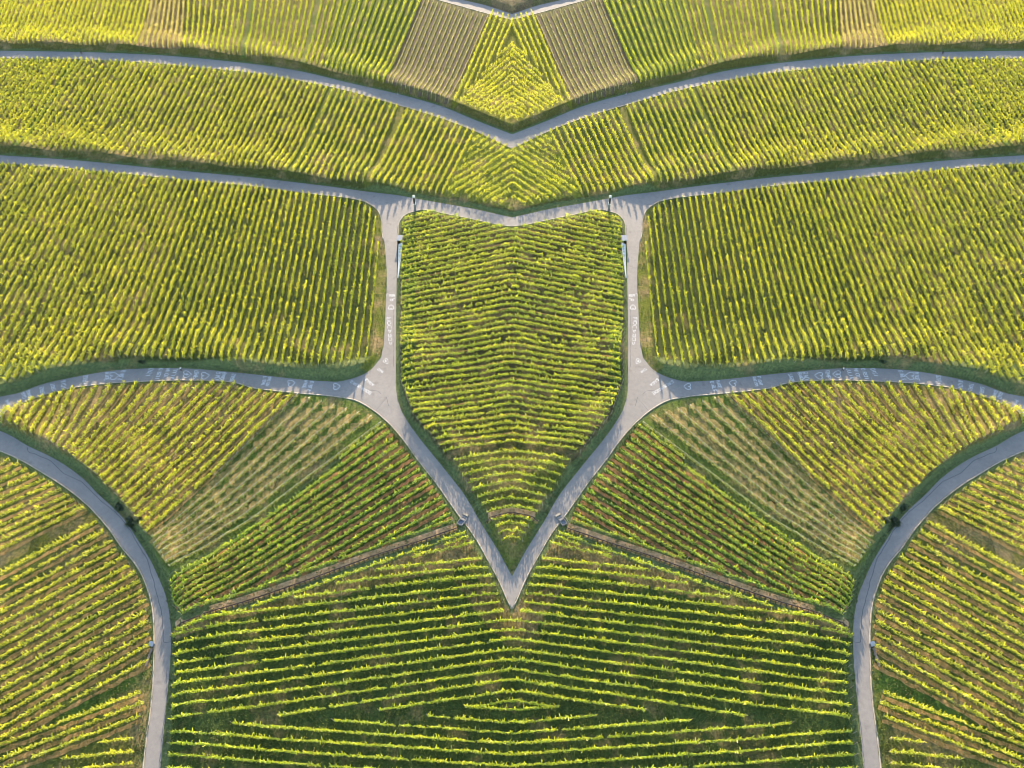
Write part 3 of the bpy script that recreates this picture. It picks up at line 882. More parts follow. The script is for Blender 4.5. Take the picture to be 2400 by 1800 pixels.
patch([(230, 930), (420, 350), (735, 380), (960, 420), (980, 640), (960, 860), (780, 960), (600, 960)], (0.034, 0.050, 0.015), 0.05, 150)  # row-gap shade painted into the dark green sward towards the upright lane
patch([(-170, 950), (-170, 860), (600, 850), (780, 865), (880, 835), (900, 840), (800, 900), (600, 880), (200, 885)], BANK_TONE, 0.1)
patch([(878, 480), (898, 500), (905, 640), (904, 721), (898, 800), (890, 838), (860, 872), (846, 866), (872, 836), (876, 640)], (0.12, 0.135, 0.022), 0.35)
patch(P4, (0.062, 0.056, 0.027), 0.2)
patch([(944, 540), (958, 515), (975, 515), (972, 900), (1010, 1000), (996, 1003), (961, 943), (944, 880)], (0.055, 0.08, 0.025), 0.1)
patch([(960, 940), (1202, 880), (1202, 1056), (1060, 1086)], (0.07, 0.068, 0.028), 0.25)
patch(P4B, (0.10, 0.11, 0.03), 0.35)
patch([(1140, 1218), (1202, 1202), (1202, 1350), (1170, 1290)], (0.12, 0.14, 0.03), 0.3)
patch(P5AB, (0.13, 0.105, 0.03), 0.4)
patch(P5C, (0.095, 0.13, 0.026), 0.25)
patch(P5D, (0.055, 0.08, 0.02), 0.15)
patch(P7, (0.085, 0.10, 0.024), 0.25)
patch([(-200, 1365), (225, 1198), (240, 1214), (-200, 1420)], (0.17, 0.15, 0.03), 0.4)
patch([(150, 1660), (345, 1560), (345, 1620), (60, 1745)], (0.06, 0.10, 0.02), 0.15)
patch(P6, (0.052, 0.076, 0.023), 0.15)
patch([(405, 1480), (600, 1424), (1075, 1262), (1096, 1262), (1130, 1312), (900, 1372), (600, 1440), (420, 1500)], (0.10, 0.088, 0.035), 0.5)
patch([(1060, 1350), (1177, 1402), (1202, 1440), (1202, 1500), (1150, 1480)], (0.11, 0.09, 0.035), 0.5)
for name, data, dom in (('soil', np.c_[soil, np.ones(len(soil))], 'FLOAT_COLOR'), ('dry', dry, 'FLOAT')):
    a = land.attributes.new(name, dom, 'POINT')
    if dom == 'FLOAT': a.data.foreach_set('value', data.astype(np.float32))
    else: a.data.foreach_set('color', data.astype(np.float32).ravel())
link('ground', land, kind='structure')

# strips of hoed soil along rows
def strip(line, w, up, jit=0.35):
    q = resample(line, max(4, int(np.linalg.norm(np.diff(line, axis=0), axis=1).sum() / 0.8)))
    return ribbon(q, w, height(q[:, 0], q[:, 1]) + up, None, jit)

def strips(name, mat, lines, w, up=0.03, both=True, jit=0.45):
    parts = [strip(q, w, up, jit) for q in lines]
    if both: parts += [mirrored(*p) for p in parts]
    V, Fc = merge(parts)
    link(name, mesh_np(name, V, Fc, [mat]), kind='structure')

def shifted(rows, d):
    return [off(q, d) for q in rows]
strips('soil_strip', M['soil_red'], shifted(FROWS['5d'], -0.9), 0.95)
strips('soil_strip', M['soil_tan'], shifted(FROWS['7a'] + FROWS['7b'] + FROWS['7c'], -0.9), 0.95)
strips('soil_strip', M['soil_tan'], shifted(FROWS['5b'][2:], -0.8), 0.55)
strips('soil_strip', M['soil_brown'], [off(q, 0.9) for i, q in enumerate(FROWS['1y']) if i % 2 == 0], 1.5)
strips('soil_strip', M['soil_tan'], shifted(FROWS['4'][::3], -1.0), 0.5, 0.03, True, 0.9)

# ------------------------------------------------------------------ weedy strips with staked wires
g0, g1 = resample(ground([(404, 1340), (600, 1212), (902, 986)]), 60), resample(ground([(352, 1268), (470, 1152), (700, 926)]), 60)
TR = []
NTR = 8
for k in range(NTR):
    t = k / (NTR - 1)
    q = g1 * (1 - t) + g0 * t
    ok = inside(pixel(q[:, 0], q[:, 1]), P5C)
    idx = np.nonzero(ok)[0]
    TR.append(q[idx[0]:idx[-1] + 1])
strips('soil_strip', M['soil_straw'], [off((a + b[:1].mean(0) * 0), 0.9) for a, b in zip(TR[:-1], TR[1:])], 1.75, 0.03, True, 0.9)
stake = Builder().tube((0, 0, -0.2), (0, 0, 1.25), 0.04, 0.035, 6).tube((0, 0, 1.2), (0, 0, 1.3), 0.048, 0.04, 6).mesh('stake', M['stake'])
for k, q in enumerate(TR):
    z3 = with_z(q)
    L = np.linalg.norm(np.diff(q, axis=0), axis=1).sum()
    o0 = z3[0].copy()
    fl = dict(w=1.1, h=0.6, size=0.3, dens=16, leaf='weed', young=True)
    V, T = leaves(z3, fl, 9000 + k)
    weeds = mesh_np('weeds', V - o0, np.arange(len(V)).reshape(-1, 4), [M['weed']], tint=T)
    V, Fc = ribbon(z3[:, :2] - o0[:2], 0.03, z3[:, 2] - o0[2] + 0.9, z3[:, 2] - o0[2] + 0.93)
    wire = mesh_np('wire', V, Fc, [M['steel']])
    sp = np.arange(0.3, L, 1.9)
    pos, _ = along(z3, sp)
    rr = np.random.default_rng(50 + k)
    for side, s in ((1, 'left'), (-1, 'right')):
        root = link('trellis_row', None, loc=(o0[0] * side, o0[1], o0[2]), scale=(side, 1, 1), cat='trellis row', group='staked weedy trellis rows',
                    label='%s white-staked weedy row from the yellow vines in the %s leaf-shaped field' % (ordinal(k + 1), s))
        link('weeds', weeds, root); link('wire', wire, root)
        r2 = np.random.default_rng(70 + k)
        for p in pos:
            st = link('stake', stake, root, loc=tuple(p - o0))
            st.rotation_euler = (r2.normal(0, 0.09), r2.normal(0, 0.09), 0)

# ------------------------------------------------------------------ grass on banks and between the rows (uncountable)
def grass_field(n, poly, size, seed, hgt=(0.18, 0.5)):
    r = np.random.default_rng(seed)
    g = ground(poly); lo, hi = g.min(0), g.max(0)
    p = r.uniform(lo, hi, (n, 2))
    px = pixel(p[:, 0], p[:, 1])
    p = p[inside(px, poly) & (p[:, 0] < 0)]
    return p
rg = np.random.default_rng(5)
pts = []
for lo, hi, n in (((-115, 45), (0, 130), 110000), ((-175, 130), (0, 230), 80000), ((-240, 230), (0, 372), 60000)):
    p = rg.uniform(lo, hi, (n, 2))
    px = pixel(p[:, 0], p[:, 1])
    keep = (px[:, 0] > -30) & (px[:, 1] < 1830)
    for rp in ROADPX:
        grown = np.asarray(rp, float)
        keep &= ~inside(px, rp)
    pts.append(p[keep])
pts = np.vstack(pts)
# clumpy, in drifts
def noise2(p, s, sd):
    r = np.random.default_rng(sd); T = r.uniform(0, 1, (512, 512))
    q = p / s; i = np.floor(q).astype(int); t = sstep(q - i)
    a = T[i[:, 0] % 512, i[:, 1] % 512]; b = T[(i[:, 0] + 1) % 512, i[:, 1] % 512]
    c = T[i[:, 0] % 512, (i[:, 1] + 1) % 512]; d = T[(i[:, 0] + 1) % 512, (i[:, 1] + 1) % 512]
    return (a * (1 - t[:, 0]) + b * t[:, 0]) * (1 - t[:, 1]) + (c * (1 - t[:, 0]) + d * t[:, 0]) * t[:, 1]
pts = pts[rg.uniform(0, 1, len(pts)) < 0.15 + 1.1 * noise2(pts, 2.5, 3) ** 1.5]
n = len(pts)
z = height(pts[:, 0], pts[:, 1])
hh = rg.uniform(0.12, 0.38, n)
az = rg.uniform(0, 2 * math.pi, n)
d = np.c_[np.cos(az) * 0.5, np.sin(az) * 0.5, np.ones(n)]; d /= np.linalg.norm(d, axis=1)[:, None]
sd = np.c_[-np.sin(az), np.cos(az), np.zeros(n)]
c = np.c_[pts, z] + d * hh[:, None] * 0.5
V = quads(c, sd * rg.uniform(0.04, 0.12, n)[:, None], d * hh[:, None] * 0.5)
T = np.clip(noise2(pts, 5.0, 9) * 0.7 + rg.uniform(0, 0.45, n), 0, 1)
V = np.vstack([V, V * np.array([-1, 1, 1])]); T = np.r_[T, T]
link('grass', mesh_np('grass', V, np.arange(len(V)).reshape(-1, 4), [M['grass']], tint=T), kind='stuff', label='tufts of dark and dry grass on the banks and between vine rows', cat='grass')
print('grass', n)

# ------------------------------------------------------------------ writing on the roads (measured on the right half; the left half mirrors it)
GL = {
 'A': [[(0, 0), (.5, 1), (1, 0)], [(.2, .38), (.8, .38)]], 'B': [[(0, 0), (0, 1), (.7, 1), (.9, .78), (.7, .53), (0, .53)], [(.7, .53), (1, .28), (.75, 0), (0, 0)]],
 'C': [[(1, .85), (.6, 1), (.15, .8), (0, .5), (.15, .18), (.6, 0), (1, .15)]], 'D': [[(0, 0), (0, 1), (.55, 1), (1, .7), (1, .3), (.55, 0), (0, 0)]],
 'E': [[(1, 1), (0, 1), (0, 0), (1, 0)], [(0, .52), (.8, .52)]], 'F': [[(1, 1), (0, 1), (0, 0)], [(0, .52), (.8, .52)]],
 'G': [[(1, .85), (.55, 1), (.1, .8), (0, .5), (.1, .18), (.55, 0), (1, .15), (1, .48), (.6, .48)]], 'H': [[(0, 0), (0, 1)], [(1, 0), (1, 1)], [(0, .5), (1, .5)]],
 'I': [[(.5, 0), (.5, 1)]], 'J': [[(.9, 1), (.9, .25), (.6, 0), (.2, .05), (0, .3)]], 'K': [[(0, 0), (0, 1)], [(1, 1), (.05, .45), (1, 0)]], 'L': [[(0, 1), (0, 0), (1, 0)]],
 'M': [[(0, 0), (.05, 1), (.5, .35), (.95, 1), (1, 0)]], 'N': [[(0, 0), (0, 1), (1, 0), (1, 1)]], 'O': [[(.5, 0), (.1, .2), (0, .5), (.1, .8), (.5, 1), (.9, .8), (1, .5), (.9, .2), (.5, 0)]],
 'P': [[(0, 0), (0, 1), (.7, 1), (1, .77), (.7, .5), (0, .5)]], 'R': [[(0, 0), (0, 1), (.7, 1), (1, .77), (.7, .5), (0, .5)], [(.4, .5), (1, 0)]],
 'S': [[(1, .85), (.55, 1), (.1, .85), (.1, .62), (.9, .38), (.9, .15), (.45, 0), (0, .15)]], 'T': [[(0, 1), (1, 1)], [(.5, 1), (.5, 0)]], 'U': [[(0, 1), (0, .25), (.3, 0), (.7, 0), (1, .25), (1, 1)]],
 'V': [[(0, 1), (.5, 0), (1, 1)]], '1': [[(.2, .75), (.6, 1), (.6, 0)]], '4': [[(.8, 0), (.8, 1), (0, .35), (1, .35)]], '0': [[(.5, 0), (.1, .2), (0, .5), (.1, .8), (.5, 1), (.9, .8), (1, .5), (.9, .2), (.5, 0)]]}
HEART = [[(0, 0), (-.36, .36), (-.5, .62), (-.44, .85), (-.24, .95), (-.06, .86), (0, .62), (.06, .86), (.24, .95), (.44, .85), (.5, .62), (.36, .36), (0, 0)]]
PW = 0.135
def stroke(ptsg, w=PW, z=0.042):
    q = catmull(ptsg, 0.25) if len(ptsg) > 2 else resample(ptsg, 6)
    q = q + np.random.default_rng(len(q)).normal(0, 0.012, q.shape)
    return ribbon(q, w, z)
def paint(name, strokes_px, w=PW):
    parts = [stroke(ground(s), w) for s in strokes_px]
    v, f = merge(parts)
    me = mesh_np(name, v, f[:, ::-1] if False else f, [M['paint']])
    link(name, me, road_main)
    v2, f2 = mirrored(v, f)
    link(name, mesh_np(name, v2, f2, [M['paint']]), road_main)
def word(text, base, step, up, rv=None, w=None):
    rv = rv or (step[0] * 0.72, step[1] * 0.72)
    S = []
    for i, ch in enumerate(text):
        for st in GL[ch]:
            S.append([(base[0] + i * step[0] + x * rv[0] + y * up[0], base[1] + i * step[1] + x * rv[1] + y * up[1]) for x, y in st])
    paint('painted_word', S, w or PW)
def heart(c, size, tip, scribble=False, w=0.15):
    """tip: unit direction (in the picture) the point of the heart looks to"""
    ux, uy = -tip[0], -tip[1]
    S = []
    for st in HEART + ([[(-.2, .45), (.1, .7), (-.05, .4), (.2, .6), (.05, .35)]] if scribble else []):
        S.append([(c[0] + x * -uy * size[0] + (y - .5) * ux * size[1], c[1] + x * ux * size[0] + (y - .5) * uy * size[1]) for x, y in st])
    paint('painted_heart', S, w)
LEFTT = (-1, 0.0)
heart((1611, 906), (15, 17), (-.99, -.05)); heart((1717, 898), (15, 18), (-.98, -.12)); heart((1919, 880.5), (16, 20), (-.98, -.1))
heart((1961, 877), (16, 20), (-.99, 0), True); heart((2132, 881), (18, 22), (-.99, -.1))
heart((1495, 847), (12, 14), (-.6, .75), True, .12); heart((1483.5, 720), (13, 12), (0, -1), False, .14)
word('GIRLS', (1664, 894.5), (1.6, 4.7), (8.5, -1)); word('MIKE', (1678, 893), (1.5, 4.7), (8.5, -1))
word('RACISM', (1763, 884), (1.3, 3.7), (7.5, -.5)); word('FIGHT', (1774, 883), (1.3, 4.4), (8, -.5))
word('SARA', (1846.5, 877), (2, 5), (9, -1)); word('BANDE', (1869, 874), (1.7, 4.4), (8.5, -1)); word('RAD', (1880, 873), (2.2, 6.3), (11, -1))
word('RMP', (1932.6, 870), (1.6, 6.6), (10.5, -1)); word('JULIA', (1983.5, 864.5), (1.8, 4.9), (8.5, -.5)); word('NICK', (2001, 864.5), (1.7, 5.4), (9, 0))
word('KIRSTI', (2018, 864), (1.6, 4.3), (9, 0)); word('DASI', (2040, 864.5), (2.4, 4.7), (10, -.5)); word('GIRLS', (2105, 868), (2, 4.8), (9.5, .5))
word('MIKE', (2143.6, 872.5), (.3, 5), (10, 1)); word('SARI', (2194, 879), (.1, 5.6), (11, 1.8)); word('AIDI', (2246, 891), (-.4, 5), (11.5, 3))
word('TORI', (2272, 898), (-1, 4.6), (9.5, 2.5)); word('SARA', (2298, 906), (-.9, 4.6), (9.5, 3)); word('BANDE', (2330, 915), (-1.1, 4.2), (7.5, 2.5))
word('RAD', (2341, 919), (-1.2, 4.8), (8.5, 3)); word('RMP', (2379, 937), (-1.5, 5.2), (7.5, 2.5))
word('SARA', (1541, 886), (-5, 3.9), (4, 5.2), None, .12); word('SAUBANDE', (1576, 891), (-6.2, 3.8), (3.6, 5.6), None, .12); word('SAR', (1513, 862), (-4.6, 3), (3.4, 4.6), None, .1)
word('LARA', (1493, 689), (-5, .2), (.2, 6), None, .1); word('OL', (1485, 700.5), (-6, 0), (0, 5.5), (-4.6, 0), .12) 
word('EDUARDA', (1492, 744), (-.6, 9.6), (0, 6.6), (-7.6, 0), .12)

# tar seams and a sawn joint in the road
def seam(pxs, w=0.12):
    q = ground(pxs); q = catmull(q, 1.0)
    q = q + np.random.default_rng(3).normal(0, 0.06, q.shape)
    v, f = ribbon(q, w, 0.036)
    for m in (False, True):
        vv, ff = mirrored(v, f) if m else (v, f)
        link('tar_seam', mesh_np('tar_seam', vv, ff, [M['tar']]), road_main)
seam([(65, 1046), (66, 1058), (90, 1068), (118, 1080), (150, 1110), (190, 1128), (208, 1146), (240, 1176), (270, 1200), (300, 1236), (325, 1278), (345, 1312), (356, 1350), (370, 1400), (380, 1450), (383, 1504)])
seam([(383, 1505), (400, 1504)], 0.1)
seam([(865, 914), (888, 917), (893, 925)], 0.1); seam([(905, 930), (911, 951)], 0.1); seam([(391, 1560), (390, 1640), (380, 1720), (374, 1800)], 0.07)
seam([(922, 720), (923, 790), (922, 860)], 0.09); seam([(905, 932), (880, 965)], 0.05)

# ------------------------------------------------------------------ rack rail beside the vines
def at_px(x, y, z=0.0):
    g = ground([(x, y)], z)[0]
    return Vector((g[0], g[1], float(height(np.array([g[0]]), np.array([g[1]]))[0]) + z))
def rail_track(pxs, label, side, step=1.15):
    q = resample(ground(pxs), 40)
    q = q * np.array([side, 1])
    o0 = np.array([q[0, 0], q[0, 1], 0.0])
    root = link('rail_track', None, loc=tuple(o0), label=label, cat='rail track', group='narrow rack rails through the vines')
    l = q - o0[:2]
    hz = height(q[:, 0], q[:, 1])
    v, f = ribbon(off(l, 0.5 * side), 2.3, hz + 0.034); link('gravel_bed', mesh_np('gravel_bed', v, f, [M['pale_bed']]), root)
    v, f = ribbon(off(l, -0.35 * side), 0.5, hz + 0.04, hz + 0.08); link('ballast_strip', mesh_np('ballast_strip', v, f, [M['soil_straw']]), root)
    v, f = ribbon(off(l, 0.05 * side), 0.14, hz + 0.28, hz + 0.52); link('rail', mesh_np('rail', v, f, [M['rust']]), root)
    v, f = ribbon(off(l, 0.05 * side), 0.07, hz + 0.52, hz + 0.58); link('rack', mesh_np('rack', v, f, [M['rust']]), root)
    L = np.linalg.norm(np.diff(l, axis=0), axis=1).sum()
    s = np.linspace(0.3, L - 0.3, min(96, int(L / step)))
    p, t = along(np.c_[l, hz], s)
    return root, p, t
sleeper = Builder().box((0.24, 0.8, 0.1), (0, -0.3, 0.15), None, 0.02).box((0.12, 0.12, 0.4), (0, 0.05, 0.22), None, 0.01).mesh('sleeper', M['rust'])
for side, s in ((1, 'left'), (-1, 'right')):
    root, p, t = rail_track([(412, 1474), (461, 1457), (600, 1404), (722, 1361), (871, 1306), (980, 1271), (1072, 1239)], 'long dark rack rail running through the %s vines down from the fork road' % s, side)
    for a, b in zip(p, t):
        link('sleeper', sleeper, root, loc=tuple(a), rotz=math.atan2(b[1], b[0]) + (math.pi if side < 0 else 0))
root, p, t = rail_track([(1139, 1224), (1170, 1214), (1200, 1207), (1230, 1214), (1261, 1224)], 'short dark rack rail crossing the lower tip of the shield field', 1)
for a, b in zip(p, t):
    link('sleeper', sleeper, root, loc=tuple(a), rotz=math.atan2(b[1], b[0]))

# ------------------------------------------------------------------ roadside objects
def boulder(b, c, r, sd):
    rr = random.Random(sd)
    s = Builder().ball((0, 0, 0), 1, 2)
    for v in s.bm.verts:
        k = 1 + rr.uniform(-0.16, 0.16)
        v.co *= k
    bmesh.ops.scale(s.bm, vec=(r * rr.uniform(0.8, 1.3), r * rr.uniform(0.8, 1.2), r * rr.uniform(0.55, 0.9)), verts=s.bm.verts[:])
    bmesh.ops.translate(s.bm, vec=c, verts=s.bm.verts[:])
    tmp = bpy.data.meshes.new('tmp'); s.bm.to_mesh(tmp); s.bm.free(); b.bm.from_mesh(tmp); bpy.data.meshes.remove(tmp)

def column(side, s):
    o = at_px(973.5, 492); o.x *= side; o.y -= 0.3
    root = link('marker_column', None, loc=o, label='tall white marker column with a black panel at the %s road junction' % s, cat='column', group='marker columns at the junctions')
    link('plinth', Builder().box((1.0, 0.65, 0.25), (0, 0, 0.1), None, 0.04).mesh('plinth', M['concrete']), root)
    link('shaft', Builder().box((0.72, 0.36, 5.3), (0, 0, 2.85), None, 0.04, 0.86).mesh('shaft', M['concrete']), root)
    link('black_panel', Builder().box((0.52, 0.06, 2.3), (0, -0.19, 4.0), None, 0.015).mesh('black_panel', M['black']), root)
    link('cap', Builder().box((0.84, 0.5, 0.75), (0, 0, 5.75), None, 0.07).mesh('cap', M['white']), root)
    link('side_plate', Builder().box((0.2, 0.4, 0.8), (0.4 * side, 0, 3.1), None, 0.02).mesh('side_plate', M['white']), root)
    link('band', Builder().box((0.75, 0.40, 0.16), (0, 0, 2.6), None, 0.01).mesh('band', M['white']), root)

def shelter(side, s):
    o = at_px(937.5, 573); o.x *= side
    root = link('roadside_shelter', None, loc=o, label='small flat-roofed grey shelter beside the %s upright lane' % s, cat='shelter', group='grey shelters by the lanes')
    w = Builder()
    w.box((0.18, 1.9, 1.9), (-0.7, 0.95, 0.95), None, 0.02).box((0.18, 1.9, 1.9), (0.7, 0.95, 0.95), None, 0.02).box((1.22, 0.18, 1.9), (0, 1.81, 0.95), None, 0.02)
    link('walls', w.mesh('walls', M['rubble']), root)
    link('roof', Builder().box((1.85, 2.3, 0.16), (0, 0.95, 2.02), Matrix.Rotation(0.09, 3, 'X'), 0.03).mesh('roof', M['slate']), root)
    link('gutter', Builder().tube((-0.95, -0.22, 1.88), (0.95, -0.22, 1.88), 0.07).mesh('gutter', M['steel']), root)
    link('bench', Builder().box((1.2, 0.45, 0.08), (0, 1.45, 0.48), None, 0.02).box((0.08, 0.4, 0.46), (-0.45, 1.45, 0.22)).box((0.08, 0.4, 0.46), (0.45, 1.45, 0.22)).mesh('bench', M['wood']), root)
    # white wall falling away along the lane
    g = ground([(934.5, 576), (933.5, 620), (931.5, 652)])
    q = resample(g, 24) * np.array([side, 1])
    o2 = np.array([q[0, 0], q[0, 1], 0.0])
    wr = link('parapet_wall', None, loc=tuple(o2), label='whitewashed tapering wall with dark scribbles below the %s shelter' % s, cat='wall', group='whitewashed walls by the lanes')
    l = q - o2[:2]
    tt = np.linspace(0, 1, len(l))
    p = np.asarray(l); k = len(p)
    wid = 1.25 * (1 - tt) + 0.3 * tt
    topz = 1.35 * (1 - tt) + 0.3 * tt
    x0 = p + np.c_[np.zeros(k), np.zeros(k)]; x1 = p + np.c_[wid * side, np.zeros(k)]
    V = np.vstack([np.c_[x0, np.full(k, -.1)], np.c_[x0, topz * 0.55], np.c_[x1, topz], np.c_[x1, np.full(k, -.1)]])
    i = np.arange(k - 1); Fc = [np.stack([i + a * k, i + a * k + 1, i + b * k + 1, i + b * k], 1) for a, b in ((0, 1), (1, 2), (2, 3))]
    Fc = np.vstack(Fc + [np.array([[0, k, 2 * k, 3 * k], [4 * k - 1, 3 * k - 1, 2 * k - 1, k - 1]])])
    link('wall_body', mesh_np('wall_body', V, Fc, [M['white']]), wr)
    r = random.Random(4)
    parts = []
    for j in (2, 4, 6, 8, 9, 11):
        c0 = np.array([(x0[j] + x1[j]) / 2])[0]; zz = (topz[j] * 0.55 + topz[j]) / 2 + 0.03
        ring = np.array([[c0[0] + 0.28 * math.cos(a) * (1 + .3 * math.sin(3 * a)), c0[1] + 0.4 * math.sin(a)] for a in np.linspace(0.4, 5.6, 14)])
        slope = (topz[j] * 0.45) / max(wid[j], 0.2)
        parts.append(ribbon(ring, 0.12, zz + (ring[:, 0] - c0[0]) * side * slope))
    v, f = merge(parts)
    link('scribble', mesh_np('scribble', v, f, [M['black']]), wr)

def basin(side, s):
    o = at_px(1081, 1224); o.x *= side
    root = link('stone_basin', None, loc=o, rotz=-0.52 * side, label='grey concrete basin with an open dark pit at the top end of the %s rail' % s, cat='basin', group='concrete basins at the rail ends')
    b = Builder()
    b.box((0.16, 2.0, 0.6), (-0.62, 0, 0.2), None, 0.03).box((0.16, 2.0, 0.6), (0.62, 0, 0.2), None, 0.03).box((1.08, 0.16, 0.6), (0, 0.92, 0.2), None, 0.03).box((1.08, 0.16, 0.6), (0, -0.92, 0.2), None, 0.03)
    link('basin_wall', b.mesh('basin_wall', M['concrete']), root)
    link('basin_floor', Builder().box((1.08, 1.68, 0.1), (0, 0, 0.06), None).mesh('basin_floor', M['slate']), root)
    link('cover_slab', Builder().box((1.3, 0.5, 0.1), (0.02, 0.6, 0.56), Matrix.Rotation(0.06, 3, 'Z'), 0.02).mesh('cover_slab', M['concrete']), root)
    link('step', Builder().box((1.3, 0.55, 0.3), (0, 1.5, 0.12), None, 0.03).mesh('step', M['concrete']), root)
    link('step', Builder().box((1.5, 0.6, 0.5), (-0.1, 2.2, 0.2), None, 0.04).mesh('step', M['stone']), root)
    link('handrail', Builder().tube((0.95, -1.0, 0), (0.95, -1.0, 0.9), 0.03).tube((0.95, 1.2, 0), (0.95, 1.2, 0.9), 0.03).tube((0.95, -1.05, 0.9), (0.95, 1.25, 0.9), 0.035).mesh('handrail', M['steel']), root)

def cabin(side, s):
    o = at_px(356, 1517); o.x *= side
    root = link('meter_cabin', None, loc=o, rotz=-0.2 * side, label='little grey-lidded cabin with a dark front by the %s curved road' % s, cat='cabin', group='little cabins by the curved road')
    link('cabin_body', Builder().box((0.85, 0.7, 0.95), (0, 0.35, 0.45), None, 0.03).mesh('cabin_body', M['concrete']), root)
    link('door', Builder().box((0.68, 0.05, 0.62), (0, -0.025, 0.5), None, 0.01).mesh('door', M['black']), root)
    link('lid', Builder().box((1.08, 1.05, 0.08), (0, 0.36, 1.03), Matrix.Rotation(0.14, 3, 'X'), 0.02).mesh('lid', M['steel']), root)
    b = Builder(); rr = random.Random(8)
    for i in range(46):
        y = -0.35 - (i % 23) * 0.17; lev = i // 23
        boulder(b, (0.15 + rr.uniform(-0.12, 0.12) + 0.05 * lev, y, 0.14 + 0.24 * lev * (1 - (i % 23) / 30)), rr.uniform(0.17, 0.24), i)
    wr = link('dry_stone_wall', b.mesh('dry_stone_wall', M['rubble']), loc=o, rotz=-0.05 * side, label='brown dry stone wall running down from the %s cabin' % s, cat='wall', group='dry stone walls by the curved road')

def bush_mesh(r, h, n, sd):
    q = np.random.default_rng(sd)
    lobes = q.normal(0, 0.5, (7, 3)) * [r, r, h * 0.3] + [0, 0, h * 0.5]
    c = lobes[q.integers(0, 7, n)] + q.normal(0, 1, (n, 3)) * [r * 0.33, r * 0.33, h * 0.22]
    c[:, 2] = np.abs(c[:, 2])
    nr = q.normal(0, 1, (n, 3)); nr /= np.linalg.norm(nr, axis=1)[:, None]
    a = np.cross(nr, q.normal(0, 1, (n, 3))); a /= np.linalg.norm(a, axis=1)[:, None]
    b = np.cross(nr, a)
    sz = q.uniform(0.08, 0.2, n)[:, None]
    V = quads(c, a * sz, b * sz * 0.7)
    return mesh_np('crown', V, np.arange(len(V)).reshape(-1, 4), [M['bush']], tint=q.uniform(0, 1, n))
def bush(side, s, px, r, h, what, sd):
    o = at_px(*px); o.x *= side
    root = link('bush', None, loc=o, label=what % s, cat='bush', group='dark bushes on the road banks')
    link('crown', bush_mesh(r, h, int(500 * r), sd), root)
    b = Builder()
    rr = random.Random(sd)
    for i in range(5):
        b.tube((0, 0, -0.1), (rr.uniform(-.5, .5) * r, rr.uniform(-.5, .5) * r, h * 0.8), 0.04, 0.02, 5)
    link('stems', b.mesh('stems', M['stem']), root)

def hose(side, s):
    px = [(295, 1213), (296, 1222), (299, 1231), (305, 1237), (309, 1243), (313, 1247)]
    q = catmull(ground(px) + [0.5, 0.0], 0.4)
    o = np.array([q[0, 0] * side, q[0, 1], 0.0])
    l = q * [side, 1] - o[:2]
    b = Builder()
    for a, c in zip(l[:-1], l[1:]):
        b.tube((a[0], a[1], 0.12), (c[0], c[1], 0.12), 0.1, 0.1, 6)
    link('drain_pipe', b.mesh('drain_pipe', M['rubber']), loc=tuple(o), label='thick black curved pipe lying beside the bush on the %s curved road' % s, cat='pipe', group='black pipes by the curved road')

for side, s in ((1, 'left'), (-1, 'right')):
    column(side, s); shelter(side, s); basin(side, s); cabin(side, s); hose(side, s)
    bush(side, s, (284, 1192), 1.0, 0.8, 'upper dark bush on the bank of the %s curved road', 31)
    bush(side, s, (306, 1222), 1.2, 0.9, 'lower dark bush beside the pipe on the %s curved road', 33)
    bush(side, s, (332, 1229), 0.6, 0.7, 'small blackish bush at a row end above the %s curved road', 37)
    bush(side, s, (335, 853), 0.7, 0.6, 'small dark bush on the grass bank above the lettered %s road', 35)
    bush(side, s, (952, 257), 0.6, 0.9, 'small brown-black bush among vines just below the upper %s road', 36)

# ------------------------------------------------------------------ people and bicycles
def skin_body(name, joints, bones, mat, parent, root=0):
    bm = bmesh.new()
    lay = bm.verts.layers.skin.verify()
    vs = []
    for i, (co, r) in enumerate(joints):
        v = bm.verts.new(co); v[lay].radius = (r, r) if not isinstance(r, tuple) else r
        v[lay].use_root = i == root
        vs.append(v)
    for a, b in bones: bm.edges.new((vs[a], vs[b]))
    me = bpy.data.meshes.new(name); bm.to_mesh(me); bm.free()
    me.materials.append(mat)
    o = link(name, me, parent)
    m = o.modifiers.new('skin', 'SKIN'); m.use_smooth_shade = True
    s = o.modifiers.new('sub', 'SUBSURF'); s.levels = 1; s.render_levels = 2
    return o

